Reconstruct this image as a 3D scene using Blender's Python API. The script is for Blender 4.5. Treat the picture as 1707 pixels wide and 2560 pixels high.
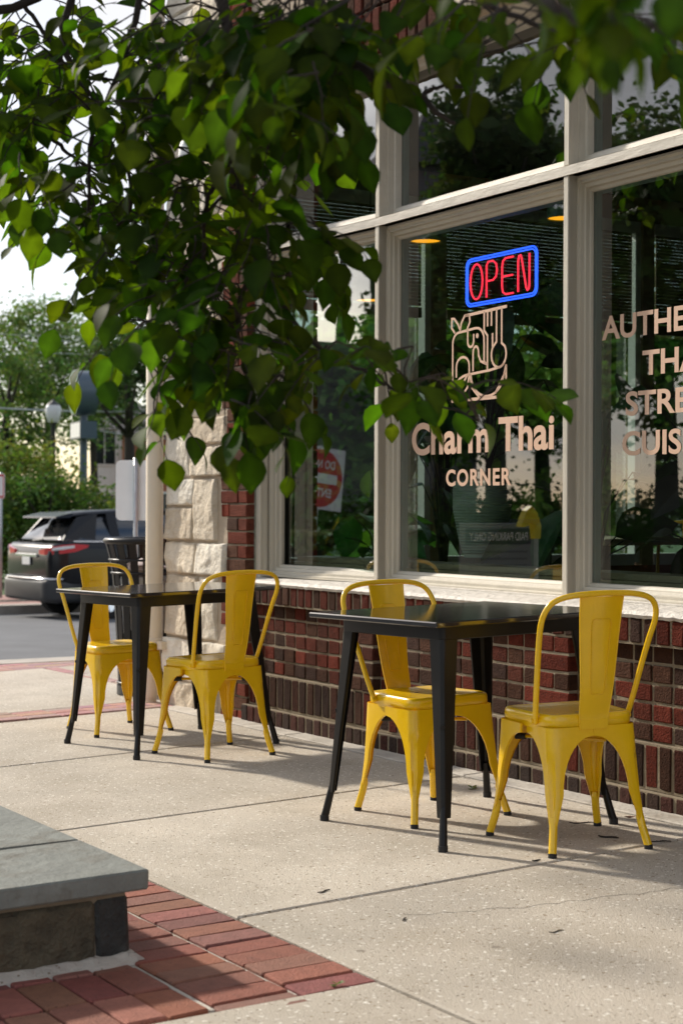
import bpy, math, random
import numpy as np
from mathutils import Vector, Matrix, noise
R = math.radians
random.seed(7)
for o in list(bpy.data.objects): bpy.data.objects.remove(o)
scene = bpy.context.scene
COL = scene.collection
# ------------------------------------------------------------------ camera
F_PX, W_PX, H_PX, EYE = 4262.0, 1707.0, 2560.0, 1.1604
def frame(hor, roll):
    p = math.atan((hor-1280)/F_PX); c, s = math.cos(p), math.sin(p); cr, sr = math.cos(roll), math.sin(roll)
    return (np.array([[cr,0,sr],[0,1,0],[-sr,0,cr]]) @ np.array([[1,0,0],[0,c,s],[0,-s,c]])).T
MB_ = frame(1271, .0037); MG_ = frame(1250.1, -.0202)
G_ = MB_ @ MG_.T
CAM = np.array([0,0,EYE])
cam = bpy.data.cameras.new('camera'); camo = bpy.data.objects.new('camera', cam); COL.objects.link(camo)
r_, u_, f_ = MB_ @ [1,0,0], MB_ @ [0,0,1], MB_ @ [0,1,0]
camo.matrix_world = Matrix(((r_[0],u_[0],-f_[0],0),(r_[1],u_[1],-f_[1],0),(r_[2],u_[2],-f_[2],EYE),(0,0,0,1)))
cam.sensor_fit = 'VERTICAL'; cam.sensor_height = 36; cam.lens = F_PX/H_PX*36
cam.clip_start = .05; cam.clip_end = 2000
cam.dof.use_dof = True; cam.dof.focus_distance = 6.3; cam.dof.aperture_fstop = 5.0
scene.camera = camo
# ------------------------------------------------------------------ world, sun, exposure
SUN_EL, SUN_AZ = 31.0, math.atan2(-.735, .678)      # azimuth measured from +Y towards +X
w = bpy.data.worlds.new('World'); scene.world = w; w.use_nodes = True
nt = w.node_tree; N = nt.nodes; L = nt.links; N.clear()
out = N.new('ShaderNodeOutputWorld'); bg = N.new('ShaderNodeBackground'); bg.inputs[1].default_value = .15
sky = N.new('ShaderNodeTexSky'); sky.sky_type = 'NISHITA'; sky.sun_disc = False
sky.sun_elevation = R(SUN_EL); sky.sun_rotation = SUN_AZ; sky.dust_density = 1.5; sky.ozone_density = 1.2
tc = N.new('ShaderNodeTexCoord'); mp = N.new('ShaderNodeMapping'); mp.inputs['Scale'].default_value = (1,1,3.2)
nz = N.new('ShaderNodeTexNoise'); nz.inputs['Scale'].default_value = 2.3; nz.inputs['Detail'].default_value = 7; nz.inputs['Roughness'].default_value = .55
cr = N.new('ShaderNodeValToRGB'); cr.color_ramp.elements[0].position = .38; cr.color_ramp.elements[1].position = .60
mx = N.new('ShaderNodeMix'); mx.data_type = 'RGBA'
cl = N.new('ShaderNodeRGB'); cl.outputs[0].default_value = (5.0,5.05,5.25,1)
L.new(tc.outputs['Generated'], mp.inputs[0]); L.new(mp.outputs[0], nz.inputs[0]); L.new(nz.outputs[0], cr.inputs[0])
L.new(cr.outputs[0], mx.inputs[0]); L.new(sky.outputs[0], mx.inputs[6]); L.new(cl.outputs[0], mx.inputs[7])
L.new(mx.outputs[2], bg.inputs[0]); L.new(bg.outputs[0], out.inputs[0])
sl = bpy.data.lights.new('sun', 'SUN'); sl.energy = 3.8; sl.angle = R(2.2); sl.color = (1,.92,.80)
so = bpy.data.objects.new('sun', sl); COL.objects.link(so)
sd = Vector((math.sin(SUN_AZ)*math.cos(R(SUN_EL)), math.cos(SUN_AZ)*math.cos(R(SUN_EL)), math.sin(R(SUN_EL))))
so.rotation_euler = sd.to_track_quat('Z','Y').to_euler(); so.location = (-8,8,12)
scene.render.engine = 'CYCLES'
scene.render.resolution_x, scene.render.resolution_y = 682, 1024
scene.view_settings.view_transform = 'Standard'; scene.view_settings.look = 'None'
scene.view_settings.exposure = 0.38; scene.view_settings.gamma = 1
scene.cycles.max_bounces = 8; scene.cycles.transparent_max_bounces = 16
scene.cycles.caustics_reflective = False; scene.cycles.caustics_refractive = False
# ------------------------------------------------------------------ frames
D_ = np.array([.5091,-.8607,0]); D_ /= np.linalg.norm(D_); N_ = np.array([-D_[1],D_[0],0])
P0 = np.array([-.5129,9.0924,0.])
YAW = math.atan2(D_[1], D_[0])
MFAC = Matrix.Translation(P0) @ Matrix.Rotation(YAW, 4, 'Z')               # facade frame: x along wall, y inward, z up
GR = Matrix([[*G_[0],0],[*G_[1],0],[*G_[2],0],[0,0,0,1]])
GT = Matrix.Translation(CAM) @ GR @ Matrix.Translation(-CAM)               # pavement plane (slopes down from the wall)
GOF = Matrix.Translation((-.0277,-.0057,0))
GFAC = GT @ GOF @ MFAC
def gz(x, y):                                                             # pavement height under a world point
    n = GT.to_3x3() @ Vector((0,0,1)); p = GT @ Vector((0,0,0))
    return p.z - (n.x*(x-p.x)+n.y*(y-p.y))/n.z
def onground(x, y, th=0): return GT @ Matrix.Translation((x,y,0)) @ Matrix.Rotation(th,4,'Z')
def at(u, v, dist):                                                       # a point seen along a sight line, at a real distance
    d = MB_ @ np.array([(u-W_PX/2)/F_PX, 1, -(v-H_PX/2)/F_PX]); return Vector(CAM + d*dist)
GLASS_Y = .25
def mirror(p):                                                            # real place of something seen reflected in the glass
    g = P0 + N_*GLASS_Y; p = np.array(p); return Vector(p - 2*((p-g)@N_)*N_)
# ------------------------------------------------------------------ mesh helpers
class MB:
    def __init__(s): s.v=[]; s.f=[]; s.c=[]; s.m=[]
    def add(s, V, Fs, col=None, mat=0):
        k=len(s.v); s.v += [tuple(p) for p in V]; s.f += [tuple(k+i for i in f) for f in Fs]
        s.c += [col or (1,1,1)]*len(V); s.m += [mat]*len(Fs)
    def box(s, a, b, col=None, mat=0):
        x0,y0,z0=a; x1,y1,z1=b
        V=[(x0,y0,z0),(x1,y0,z0),(x1,y1,z0),(x0,y1,z0),(x0,y0,z1),(x1,y0,z1),(x1,y1,z1),(x0,y1,z1)]
        s.add(V,[(0,3,2,1),(4,5,6,7),(0,1,5,4),(1,2,6,5),(2,3,7,6),(3,0,4,7)],col,mat)
    def cbox(s, a, b, c=.003, col=None, mat=0, jit=0):
        """box with chamfered edges"""
        lo=np.array(a,float); hi=np.array(b,float); c=min(c,*( (hi-lo)/2.2 ))
        V=[]; idx={}
        for i in (0,1):
            for j in (0,1):
                for k in (0,1):
                    base=np.array([(lo,hi)[i][0],(lo,hi)[j][1],(lo,hi)[k][2]]); sg=np.array([1-2*i,1-2*j,1-2*k])
                    jv=np.array([random.uniform(-jit,jit) for _ in range(3)])
                    for ax in range(3):
                        p=base+sg*c+jv; p[ax]=base[ax]+jv[ax]; idx[(i,j,k,ax)]=len(V); V.append(p)
        Fs=[]
        for ax in range(3):
            o1,o2=[q for q in range(3) if q!=ax]
            for sd_ in (0,1):
                ring=[]
                for (p,q) in ((0,0),(1,0),(1,1),(0,1)):
                    key=[0,0,0]; key[ax]=sd_; key[o1]=p; key[o2]=q; ring.append(idx[(*key,ax)])
                Fs.append(ring if (sd_==1)==(ax!=1) else ring[::-1])
        for ax in range(3):
            o1,o2=[q for q in range(3) if q!=ax]
            for (p,q) in ((0,0),(1,0),(1,1),(0,1)):
                ks=[]
                for t in (0,1):
                    key=[0,0,0]; key[ax]=t; key[o1]=p; key[o2]=q; ks.append(tuple(key))
                Fs.append([idx[(*ks[0],o1)],idx[(*ks[1],o1)],idx[(*ks[1],o2)],idx[(*ks[0],o2)]])
        for i in (0,1):
            for j in (0,1):
                for k in (0,1): Fs.append([idx[(i,j,k,0)],idx[(i,j,k,1)],idx[(i,j,k,2)]])
        s.add(V,Fs,col,mat)
    def tube(s, pts, r, n=8, col=None, mat=0, closed=False, caps=True):
        pts=[Vector(p) for p in pts]; m=len(pts); rr=r if hasattr(r,'__len__') else [r]*m
        V=[]; up=None
        for i,p in enumerate(pts):
            if closed: t=(pts[(i+1)%m]-pts[i-1])
            else: t=pts[min(i+1,m-1)]-pts[max(i-1,0)]
            t.normalize()
            if up is None: up=Vector((0,0,1)) if abs(t.z)<.9 else Vector((1,0,0))
            a=t.cross(up)
            if a.length<1e-4: a=t.cross(Vector((0,1,0)))
            a.normalize(); b=a.cross(t).normalized(); up=b
            for k in range(n):
                q=2*math.pi*k/n; V.append(p+(a*math.cos(q)+b*math.sin(q))*rr[i])
        Fs=[]
        for i in range(m if closed else m-1):
            j=(i+1)%m
            for k in range(n): Fs.append((i*n+k,i*n+(k+1)%n,j*n+(k+1)%n,j*n+k))
        if not closed and caps: Fs+= [tuple(range(n))[::-1], tuple((m-1)*n+k for k in range(n))]
        s.add(V,Fs,col,mat)
    def loft(s, rings, col=None, mat=0, closed=True, cap0=False, cap1=False):
        n=len(rings[0]); V=[p for r in rings for p in r]; Fs=[]
        for i in range(len(rings)-1):
            for k in range(n if closed else n-1): Fs.append((i*n+k,i*n+(k+1)%n,(i+1)*n+(k+1)%n,(i+1)*n+k))
        if cap0: Fs.append(tuple(range(n))[::-1])
        if cap1: Fs.append(tuple((len(rings)-1)*n+k for k in range(n)))
        s.add(V,Fs,col,mat)
    def lathe(s, prof, n=24, c=(0,0), col=None, mat=0, cap0=True, cap1=True):
        s.loft([[(c[0]+r*math.cos(2*math.pi*k/n),c[1]+r*math.sin(2*math.pi*k/n),z) for k in range(n)] for r,z in prof],col,mat,True,cap0,cap1)
    def prism(s, poly, z0, z1, col=None, mat=0):
        n=len(poly); V=[(x,y,z0) for x,y in poly]+[(x,y,z1) for x,y in poly]
        s.add(V,[tuple(range(n))[::-1],tuple(range(n,2*n))]+[(k,(k+1)%n,n+(k+1)%n,n+k) for k in range(n)],col,mat)
    def xform(s, M):
        s.v=[tuple(M@Vector(p)) for p in s.v]; return s
    def build(s, name, mats, parent=None, smooth=False, auto=None):
        me=bpy.data.meshes.new(name); me.from_pydata(s.v,[],s.f); me.update()
        mats=mats if isinstance(mats,(list,tuple)) else [mats]
        for m in mats: me.materials.append(m)
        if len(mats)>1: me.polygons.foreach_set('material_index', s.m)
        if any(c!=(1,1,1) for c in s.c):
            a=me.color_attributes.new('tint','FLOAT_COLOR','POINT')
            a.data.foreach_set('color', np.array([(*c,1) for c in s.c],dtype=np.float32).ravel())
        if smooth or auto: 
            me.polygons.foreach_set('use_smooth',[True]*len(me.polygons))
        if auto:
            try: me.set_sharp_from_angle(angle=R(auto))
            except Exception: pass
        o=bpy.data.objects.new(name,me); COL.objects.link(o)
        if parent: o.parent=parent
        return o
def empty(name, M=None, parent=None):
    o=bpy.data.objects.new(name,None); COL.objects.link(o); o.empty_display_size=.2
    if M is not None: o.matrix_world=M
    if parent: o.parent=parent
    return o
def tag(o, label=None, cat=None, group=None, kind=None):
    for k,v in (('label',label),('category',cat),('group',group),('kind',kind)):
        if v: o[k]=v
    return o
def copy_tree(o, parent=None):
    c=o.copy(); COL.objects.link(c); c.parent=parent
    for ch in o.children: copy_tree(ch,c)
    return c
# ------------------------------------------------------------------ materials
def mat(name, col, rough=.6, metal=0, spec=.5, var=0, vscale=8, bump=0, bscale=60, tint=False, coat=0, trans=0, detail=6, speck=None, stain=None, bdist=.01, aniso=None, tt=(5.2,5.0,.6)):
    m=bpy.data.materials.new(name); m.use_nodes=True; nt=m.node_tree; N=nt.nodes; L=nt.links
    b=N['Principled BSDF']; b.inputs['Base Color'].default_value=(*col,1); b.inputs['Roughness'].default_value=rough
    b.inputs['Metallic'].default_value=metal; b.inputs['Specular IOR Level'].default_value=spec; b.inputs['Coat Weight'].default_value=coat; b.inputs['Coat Roughness'].default_value=.08
    tc=N.new('ShaderNodeTexCoord'); src=None
    def mixn(fac,a,bb,mode='MIX'):
        x=N.new('ShaderNodeMix'); x.data_type='RGBA'; x.blend_type=mode
        if isinstance(fac,float): x.inputs[0].default_value=fac
        else: L.new(fac,x.inputs[0])
        for i,q in ((6,a),(7,bb)):
            if isinstance(q,tuple): x.inputs[i].default_value=(*q,1)
            else: L.new(q,x.inputs[i])
        return x.outputs[2]
    c=col
    if tint:
        at_=N.new('ShaderNodeAttribute'); at_.attribute_name='tint'; c=at_.outputs['Color']
        if col!=(1,1,1): c=mixn(1.0,c,col,'MULTIPLY')
    def noi(scale,det=detail,rg=.6,stretch=None):
        n=N.new('ShaderNodeTexNoise'); n.inputs['Scale'].default_value=scale; n.inputs['Detail'].default_value=det; n.inputs['Roughness'].default_value=rg
        if stretch:
            mp=N.new('ShaderNodeMapping'); mp.inputs['Scale'].default_value=stretch; L.new(tc.outputs['Object'],mp.inputs[0]); L.new(mp.outputs[0],n.inputs[0])
        else: L.new(tc.outputs['Object'],n.inputs[0])
        return n.outputs[0]
    def ramp(x,a,b_,ca=(0,0,0),cb=(1,1,1)):
        r=N.new('ShaderNodeValToRGB'); r.color_ramp.elements[0].position=a; r.color_ramp.elements[1].position=b_
        r.color_ramp.elements[0].color=(*ca,1); r.color_ramp.elements[1].color=(*cb,1); L.new(x,r.inputs[0]); return r.outputs[0]
    if var:
        f=ramp(noi(vscale,stretch=aniso),.3,.7,(1-var,)*3,(1+var,)*3); c=mixn(1.0,c,f,'MULTIPLY')
    if stain:
        scol,sscale,lo,hi=stain; c=mixn(ramp(noi(sscale,8,.65),lo,hi),c,scol)
    if speck:
        for scol,sscale,thr in speck:
            v=N.new('ShaderNodeTexVoronoi'); v.inputs['Scale'].default_value=sscale; L.new(tc.outputs['Object'],v.inputs[0])
            n2=noi(sscale*.8,2); 
            d=ramp(v.outputs['Distance'],thr*.8,thr,(1,1,1),(0,0,0)); g=ramp(n2,.52,.56); x=mixn(1.0,d,g,'MULTIPLY'); c=mixn(x,c,scol)
    if not isinstance(c,tuple): L.new(c,b.inputs['Base Color'])
    if bump:
        bp=N.new('ShaderNodeBump'); bp.inputs['Strength'].default_value=bump; bp.inputs['Distance'].default_value=bdist
        L.new(noi(bscale,stretch=aniso),bp.inputs['Height']); L.new(bp.outputs[0],b.inputs['Normal'])
    if trans:
        t=N.new('ShaderNodeBsdfTranslucent'); ms=N.new('ShaderNodeMixShader'); ms.inputs[0].default_value=trans
        if isinstance(c,tuple): t.inputs[0].default_value=(*c,1)
        else:
            tcx=mixn(1.0,c,tt,'MULTIPLY'); L.new(tcx,t.inputs[0])
        L.new(b.outputs[0],ms.inputs[1]); L.new(t.outputs[0],ms.inputs[2]); L.new(ms.outputs[0],N['Material Output'].inputs[0])
    return m
def emis(name, col, s):
    m=bpy.data.materials.new(name); m.use_nodes=True; b=m.node_tree.nodes['Principled BSDF']
    b.inputs['Base Color'].default_value=(*[c*.5 for c in col],1); b.inputs['Emission Color'].default_value=(*col,1); b.inputs['Emission Strength'].default_value=s
    return m
def glassmat(name, tintc=(.86,.93,.9), ior=1.52, rough=0, refl=1.0):
    m=bpy.data.materials.new(name); m.use_nodes=True; nt=m.node_tree; N=nt.nodes; L=nt.links; N.clear()
    o=N.new('ShaderNodeOutputMaterial'); t=N.new('ShaderNodeBsdfTransparent'); t.inputs[0].default_value=(*tintc,1)
    g=N.new('ShaderNodeBsdfGlossy'); g.inputs[1].default_value=rough; fr=N.new('ShaderNodeFresnel'); fr.inputs[0].default_value=ior
    ml=N.new('ShaderNodeMath'); ml.operation='MULTIPLY'; ml.inputs[1].default_value=refl; ml.use_clamp=True
    ms=N.new('ShaderNodeMixShader'); gm=N.new('ShaderNodeNewGeometry'); iv=N.new('ShaderNodeMath'); iv.operation='SUBTRACT'; iv.inputs[0].default_value=1; L.new(gm.outputs['Backfacing'],iv.inputs[1]); m2=N.new('ShaderNodeMath'); m2.operation='MULTIPLY'; L.new(fr.outputs[0],m2.inputs[0]); L.new(iv.outputs[0],m2.inputs[1]); L.new(m2.outputs[0],ml.inputs[0]); L.new(ml.outputs[0],ms.inputs[0]); L.new(t.outputs[0],ms.inputs[1]); L.new(g.outputs[0],ms.inputs[2]); L.new(ms.outputs[0],o.inputs[0])
    return m
M={}
M['concrete']=mat('concrete',(.55,.49,.405),.9,spec=.2,tint=True,var=.17,vscale=1.1,bump=.55,bscale=150,speck=[((.76,.72,.64),60,.36),((.20,.155,.11),78,.27),((.30,.24,.17),38,.23),((.10,.08,.06),24,.10),((.30,.26,.21),5,.07)],stain=((.41,.355,.28),1.7,.48,.75))
M['joint']=mat('joint_dirt',(.10,.085,.07),.95,var=.3)
M['concrete2']=mat('smooth_concrete',(.50,.455,.39),.9,var=.2,vscale=5,bump=.7,bscale=60,speck=[((.25,.2,.15),50,.22)],stain=((.34,.29,.23),6,.55,.7))
M['kerb']=mat('kerb_stone',(.42,.38,.33),.9,var=.15,vscale=6,bump=.3)
M['asphalt']=mat('asphalt',(.115,.118,.125),.85,var=.2,vscale=1.2,bump=.4,bscale=140,speck=[((.2,.2,.2),60,.3)])
M['paver']=mat('paver_brick',(1,1,1),.85,tint=True,var=.16,vscale=22,bump=.6,bscale=130,speck=[((.12,.05,.035),90,.25)])
M['paver_far']=mat('paver_far',(.36,.2,.17),.9,var=.2,vscale=6)
M['brick']=mat('wall_brick',(1,.93,.85),.95,spec=.08,tint=True,var=.22,vscale=30,bump=.9,bscale=110,bdist=.012,speck=[((.03,.018,.015),120,.3)])
M['mortar']=mat('mortar',(.27,.22,.155),.95,spec=.1,var=.18,vscale=14,bump=.6,bscale=90)
M['stone']=mat('rough_stone',(1,1,1),.92,tint=True,var=.14,vscale=9,bump=1.0,bscale=26,bdist=.02,stain=((.36,.25,.14),7,.62,.8))
M['stonemortar']=mat('stone_mortar',(.42,.34,.25),.95,var=.15,vscale=12,bump=.6,bscale=70)
M['cream']=mat('cream_trim',(.55,.50,.405),.6,var=.08,vscale=6,bump=.25,bscale=45,aniso=(1,1,.25))
M['creamh']=mat('cream_trim_weathered',(.62,.565,.475),.6,var=.09,vscale=6,bump=.35,bscale=45,aniso=(.2,1,1),stain=((.40,.33,.25),20,.66,.8))
M['sill']=mat('painted_sill',(.68,.63,.56),.6,var=.1,vscale=9,bump=.9,bscale=24,bdist=.02,stain=((.36,.28,.22),16,.7,.78))
M['caulk']=mat('old_caulk',(.25,.27,.22),.9,var=.35,vscale=30,bump=.8)
M['woodin']=mat('inner_wood',(.36,.28,.17),.5,var=.2,vscale=5,aniso=(.3,1,6))
M['glass']=glassmat('window_glass',(.80,.87,.84),1.55,0,3.6)
M['pane_edge']=mat('sash_gray',(.38,.45,.43),.5)
M['yellow']=mat('yellow_paint',(.86,.53,.005),.24,spec=.5,coat=.35,var=.07,vscale=7,bump=.10,bscale=40,stain=((.45,.26,.02),18,.70,.78))
M['black']=mat('black_metal',(.009,.008,.007),.36,spec=.3,coat=.0,var=.15,vscale=20)
M['tabletop']=mat('black_tabletop',(.02,.019,.018),.10,spec=1.0,coat=.0)
M['rubber']=mat('rubber',(.012,.012,.013),.7)
M['pipe']=mat('cream_pipe',(.68,.58,.44),.5,var=.05,vscale=4,stain=((.42,.31,.2),11,.68,.8))
M['bluestone']=mat('bluestone',(.19,.20,.18),.8,var=.22,vscale=4,bump=.7,bscale=28,stain=((.12,.11,.085),4.5,.5,.66))
M['fieldstone']=mat('fieldstone',(1,1,1),.9,tint=True,var=.5,vscale=11,bump=1.0,bscale=22,bdist=.04,stain=((.10,.055,.025),9,.55,.72))
M['bark']=mat('bark',(.035,.026,.02),.9,var=.3,vscale=18,bump=.8,bscale=50)
M['leaf']=mat('leaf',(1,1,1),.6,tint=True,trans=.5,spec=.10,var=.15,vscale=25)
M['leaf2']=mat('far_leaf',(1,1,1),.7,tint=True,trans=.3,spec=.1,tt=(1.5,1.5,.8))
M['leafin']=mat('indoor_leaf',(1,1,1),.4,tint=True,trans=.25,spec=.4,tt=(2.5,2.5,.8))
M['white']=mat('white_paint',(.75,.75,.73),.5,var=.05,vscale=5)
M['copper']=mat('vinyl_lettering',(.68,.44,.30),.65)
M['galv']=mat('galvanised',(.42,.43,.43),.4,metal=.6,var=.12,vscale=14)
M['carpaint']=mat('black_car_paint',(.005,.006,.008),.22,spec=.3,coat=.15)
M['carglass']=mat('tinted_glass',(.02,.024,.03),.04,spec=.8,coat=.5)
M['chrome']=mat('chrome',(.7,.7,.72),.12,metal=1)
M['plastic']=mat('dark_plastic',(.03,.031,.033),.5)
M['tyre']=mat('tyre',(.012,.012,.012),.85)
M['redlens']=mat('red_lens',(.6,.02,.03),.15,coat=.8)
M['signred']=mat('sign_red',(.52,.02,.03),.4)
M['signwhite']=mat('sign_white',(.72,.72,.70),.4)
M['signgreen']=mat('sign_green',(.03,.22,.13),.4)
M['signdark']=mat('sign_dark',(.07,.10,.13),.35)
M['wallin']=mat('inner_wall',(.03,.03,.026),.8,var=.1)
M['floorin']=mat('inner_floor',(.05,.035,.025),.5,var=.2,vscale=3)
M['bamboo']=mat('bamboo',(.14,.085,.035),.7,var=.4,vscale=9,aniso=(1,1,14))
M['darkpot']=mat('dark_pot',(.02,.022,.02),.6)
M['pot']=mat('ribbed_pot',(.34,.40,.32),.7,var=.12)
M['grass']=mat('grass_ground',(.06,.11,.03),.95,var=.3,vscale=3)
M['earth']=mat('earth',(.045,.06,.03),.95,var=.3,vscale=.5)
M['farbrick']=mat('far_brick',(.36,.13,.075),.9,var=.12,vscale=2)
M['roofs']=mat('roof_shingle',(.075,.07,.075),.9,var=.2,vscale=4)
M['orange']=emis('lamp_glow',(1,.36,.01),1.7)
M['nred']=emis('neon_red',(1,.03,.06),2.0)
M['nblue']=emis('neon_blue',(.025,.10,1),2.6)
M['redlight']=emis('signal_red',(1,.02,.01),9)
M['acryl']=glassmat('acrylic',(.93,.93,.95),1.2)
M['globe']=mat('lamp_globe',(.75,.76,.78),.3,trans=.3)

def mirror1(p):                                                           # same for the left pane, which sits a little forward
    a=P0+D_*.5+N_*.215; n=N_; p=np.array(p); return Vector(p-2*((p-a)@n)*n), Vector(n)
# ================================================================== setting: ground
def ground():
    m=MB(); n=70
    xs=np.linspace(-120,120,n); ys=np.linspace(-90,400,n+60)
    def z(x,y): return -1.45
    for j,y in enumerate(ys[:-1]):
        pass
    m.add([(-900,-900,-1.45),(900,-900,-1.45),(900,900,-1.45),(-900,900,-1.45)],[(0,1,2,3)])
    tag(m.build('ground',M['earth']),kind='structure')
    # roads: both streets of the corner as one sloping sheet
    m=MB(); xs=np.arange(-60,41,2.); ys=np.arange(-40,61,2.)
    def zr(x,y):
        t=min(max((y-9)/6,0),1); return -.15+.0239*min(x,0)*(1-t)*.6+.004*t-.033*min(max(0,y-13),14.3)
    V=[(x,y,zr(x,y)) for y in ys for x in xs]; k=len(xs)
    m.add(V,[(j*k+i,j*k+i+1,(j+1)*k+i+1,(j+1)*k+i) for j in range(len(ys)-1) for i in range(k-1)])
    tag(m.build('road',M['asphalt'],smooth=True),kind='structure')
    # pavement slabs (facade frame coords s,o), joints skewed a little as laid
    K=-.057
    def slab(m,s0,s1,o0,o1,mt=0,g=.0075,z1=0.0,k0=K,k1=K):
        P=[(s0+k0*o0+g,o0+g),(s1+k1*o0-g,o0+g),(s1+k1*o1-g,o1-g),(s0+k0*o1+g,o1-g)]
        c=.006; cx=sum(p[0] for p in P)/4; cy=sum(p[1] for p in P)/4
        def inn(p): return (p[0]+(c if p[0]<cx else -c), p[1]+(c if p[1]<cy else -c))
        V=[(x,y,-.06) for x,y in P]+[(x,y,z1-.004) for x,y in P]+[(*inn(p),z1) for p in P]
        m.add(V,[(0,1,5,4),(1,2,6,5),(2,3,7,6),(3,0,4,7),(4,5,9,8),(5,6,10,9),(6,7,11,10),(7,4,8,11),(8,9,10,11)],(random.uniform(.90,1.06),)*3,mat=mt)
    m=MB()
    js=[-.8,.676,2.226,3.73,5.3,6.85,8.4,9.95,11.5,13.05]
    L1=-2.015                         # lengthwise joint in line with the edge of the brick strip
    for a,b in zip(js[:-1],js[1:]):
        slab(m,a,b,L1+.0,-.13)
    slab(m,-3.5,-1.17,-3.2,.2); slab(m,-3.5,-1.17,.22,6)
    # the part between the planter and the window side, left of the lengthwise joint
    m.build('sidewalk',[M['concrete'],M['kerb']]).matrix_world=GFAC; o=bpy.data.objects['sidewalk']; tag(o,kind='structure')
    m=MB()
    for a,b in zip(js[:-1],js[1:]):
        if b<4.6: continue
        slab(m,max(a,4.59),b,-3.2,L1,k0=0 if a<4.59 else K)
    o=m.build('sidewalk',M['concrete']); o.matrix_world=GFAC; tag(o,kind='structure')
    m=MB(); m.box((-4.2,-3.45,-.4),(14,9,-.012)); o=m.build('pavement_bed',M['joint']); o.matrix_world=GFAC; tag(o,kind='structure')
    m=MB(); 
    for a,b in zip(js[:-1],js[1:]): slab(m,a,b,-.13,.3,z1=.004,g=.003)
    slab(m,-1.17,-.8,.0,.3,z1=-.002)
    o=m.build('sidewalk',M['concrete2']); o.matrix_world=GFAC; tag(o,kind='structure')
    # near brick strip: real pavers
    m=MB()
    def tc():
        return random.choice([(.29,.105,.07),(.26,.09,.058),(.32,.125,.085),(.24,.085,.06),(.28,.11,.08)])
    def paver(s0,s1,o0,o1,z=0.0):
        m.cbox((s0+.0022,o0+.0022,-.06),(s1-.0022,o1-.0022,z+random.uniform(-.003,.002)),.004,tuple(c*random.uniform(.85,1.12) for c in tc()),jit=.0015)
    s=-.7
    while s<4.55:
        paver(s,s+.104,L1-.205,L1); 
        s+=.106
    s=-.75
    while s<4.55:
        paver(s,s+.104,L1-.424,L1-.216); s+=.106
    for i in range(8):
        o1=L1-.437-i*.106
        s=4.58
        while s>1.0:
            paver(s-.212,s-.005,o1-.104,o1); s-=.214
    o=m.build('brick_paving',M['paver']); o.matrix_world=GFAC; tag(o,kind='structure')
    m=MB(); m.box((-.8,L1-.218,-.05),(4.57,L1-.209,-.006)); m.box((-.8,L1-.436,-.05),(4.57,L1-.425,-.005)); o=m.build('mortar_strip',M['concrete2']); o.matrix_world=GFAC; tag(o,kind='structure')
    # far brick bands
    m=MB()
    def band(s0,s1,o0,o1,w=.2,h=.1,alongs=True):
        a=s0
        while a<s1-.01:
            b=min(a+(h if not alongs else w),s1); c=o0
            while c<o1-.01:
                d=min(c+(w if not alongs else h),o1)
                m.cbox((a+.003,c+.003,-.05),(b-.003,d-.003,random.uniform(-.002,.001)),.004,tuple(x*random.uniform(.85,1.15) for x in (.42,.25,.21)))
                c=d
            a=b
    band(-1.17,-.82,-3.1,-.02,w=.2,h=.115,alongs=False)
    band(-3.98,-3.5,-3.2,4.5,w=.12,h=.2,alongs=True)
    band(-3.48,-1.2,.2,.9,w=.2,h=.1)
    o=m.build('brick_paving',M['paver']); o.matrix_world=GFAC; tag(o,kind='structure')
    # kerbs
    m=MB()
    def kerbseg(a,b,wd,z0,z1):
        a=Vector(a); b=Vector(b); t=(b-a).normalized(); nn=Vector((-t.y,t.x,0))
        L_=(b-a).length; k=int(L_/1.8)+1
        for i in range(k):
            p=a+t*(L_*i/k+.004); q=a+t*(L_*(i+1)/k-.004)
            V=[p,q,q+nn*wd,p+nn*wd]; zz=[p.z,q.z]
            P=[(v.x,v.y,v.z+z0) for v in V]+[(v.x,v.y,v.z+z1) for v in V]
            m.add(P,[(0,3,2,1),(4,5,6,7),(0,1,5,4),(1,2,6,5),(2,3,7,6),(3,0,4,7)])
    def gp(s,o): return GFAC@Vector((s,o,0))
    kerbseg(gp(-4.02-.222*3.2,-3.2),gp(-4.02+.222*6,6),.32,-.3,.003)
    kerbseg(gp(-3.9,-3.45),gp(13,-3.45),.15,-.3,.003)
    tag(m.build('kerb',M['kerb']),kind='structure')
    m=MB(); A=Vector((-5.78,28.1,0)); t=Vector((.839,.545,0)).normalized(); nn=Vector((-t.y,t.x,0))
    p0=A-t*40; p1=A+t*60
    def strip(m,o0,o1,z,zb=-1.5):
        V=[p0+nn*o0,p1+nn*o0,p1+nn*o1,p0+nn*o1]; P=[(v.x,v.y,zb) for v in V]+[(v.x,v.y,z) for v in V]
        m.add(P,[(0,3,2,1),(4,5,6,7),(0,1,5,4),(1,2,6,5),(2,3,7,6),(3,0,4,7)])
    strip(m,0,.35,-.47); tag(m.build('kerb',M['kerb']),kind='structure')
    m=MB(); strip(m,.352,1.1,-.475); strip(m,1.5,3,-.46); tag(m.build('far_sidewalk',M['paver_far']),kind='structure')
    m=MB(); strip(m,1.102,1.498,-.468); tag(m.build('far_sidewalk',M['concrete']),kind='structure')
    m=MB(); strip(m,3.002,60,-.47); tag(m.build('grass_verge',M['grass']),kind='structure')
ground()
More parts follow.
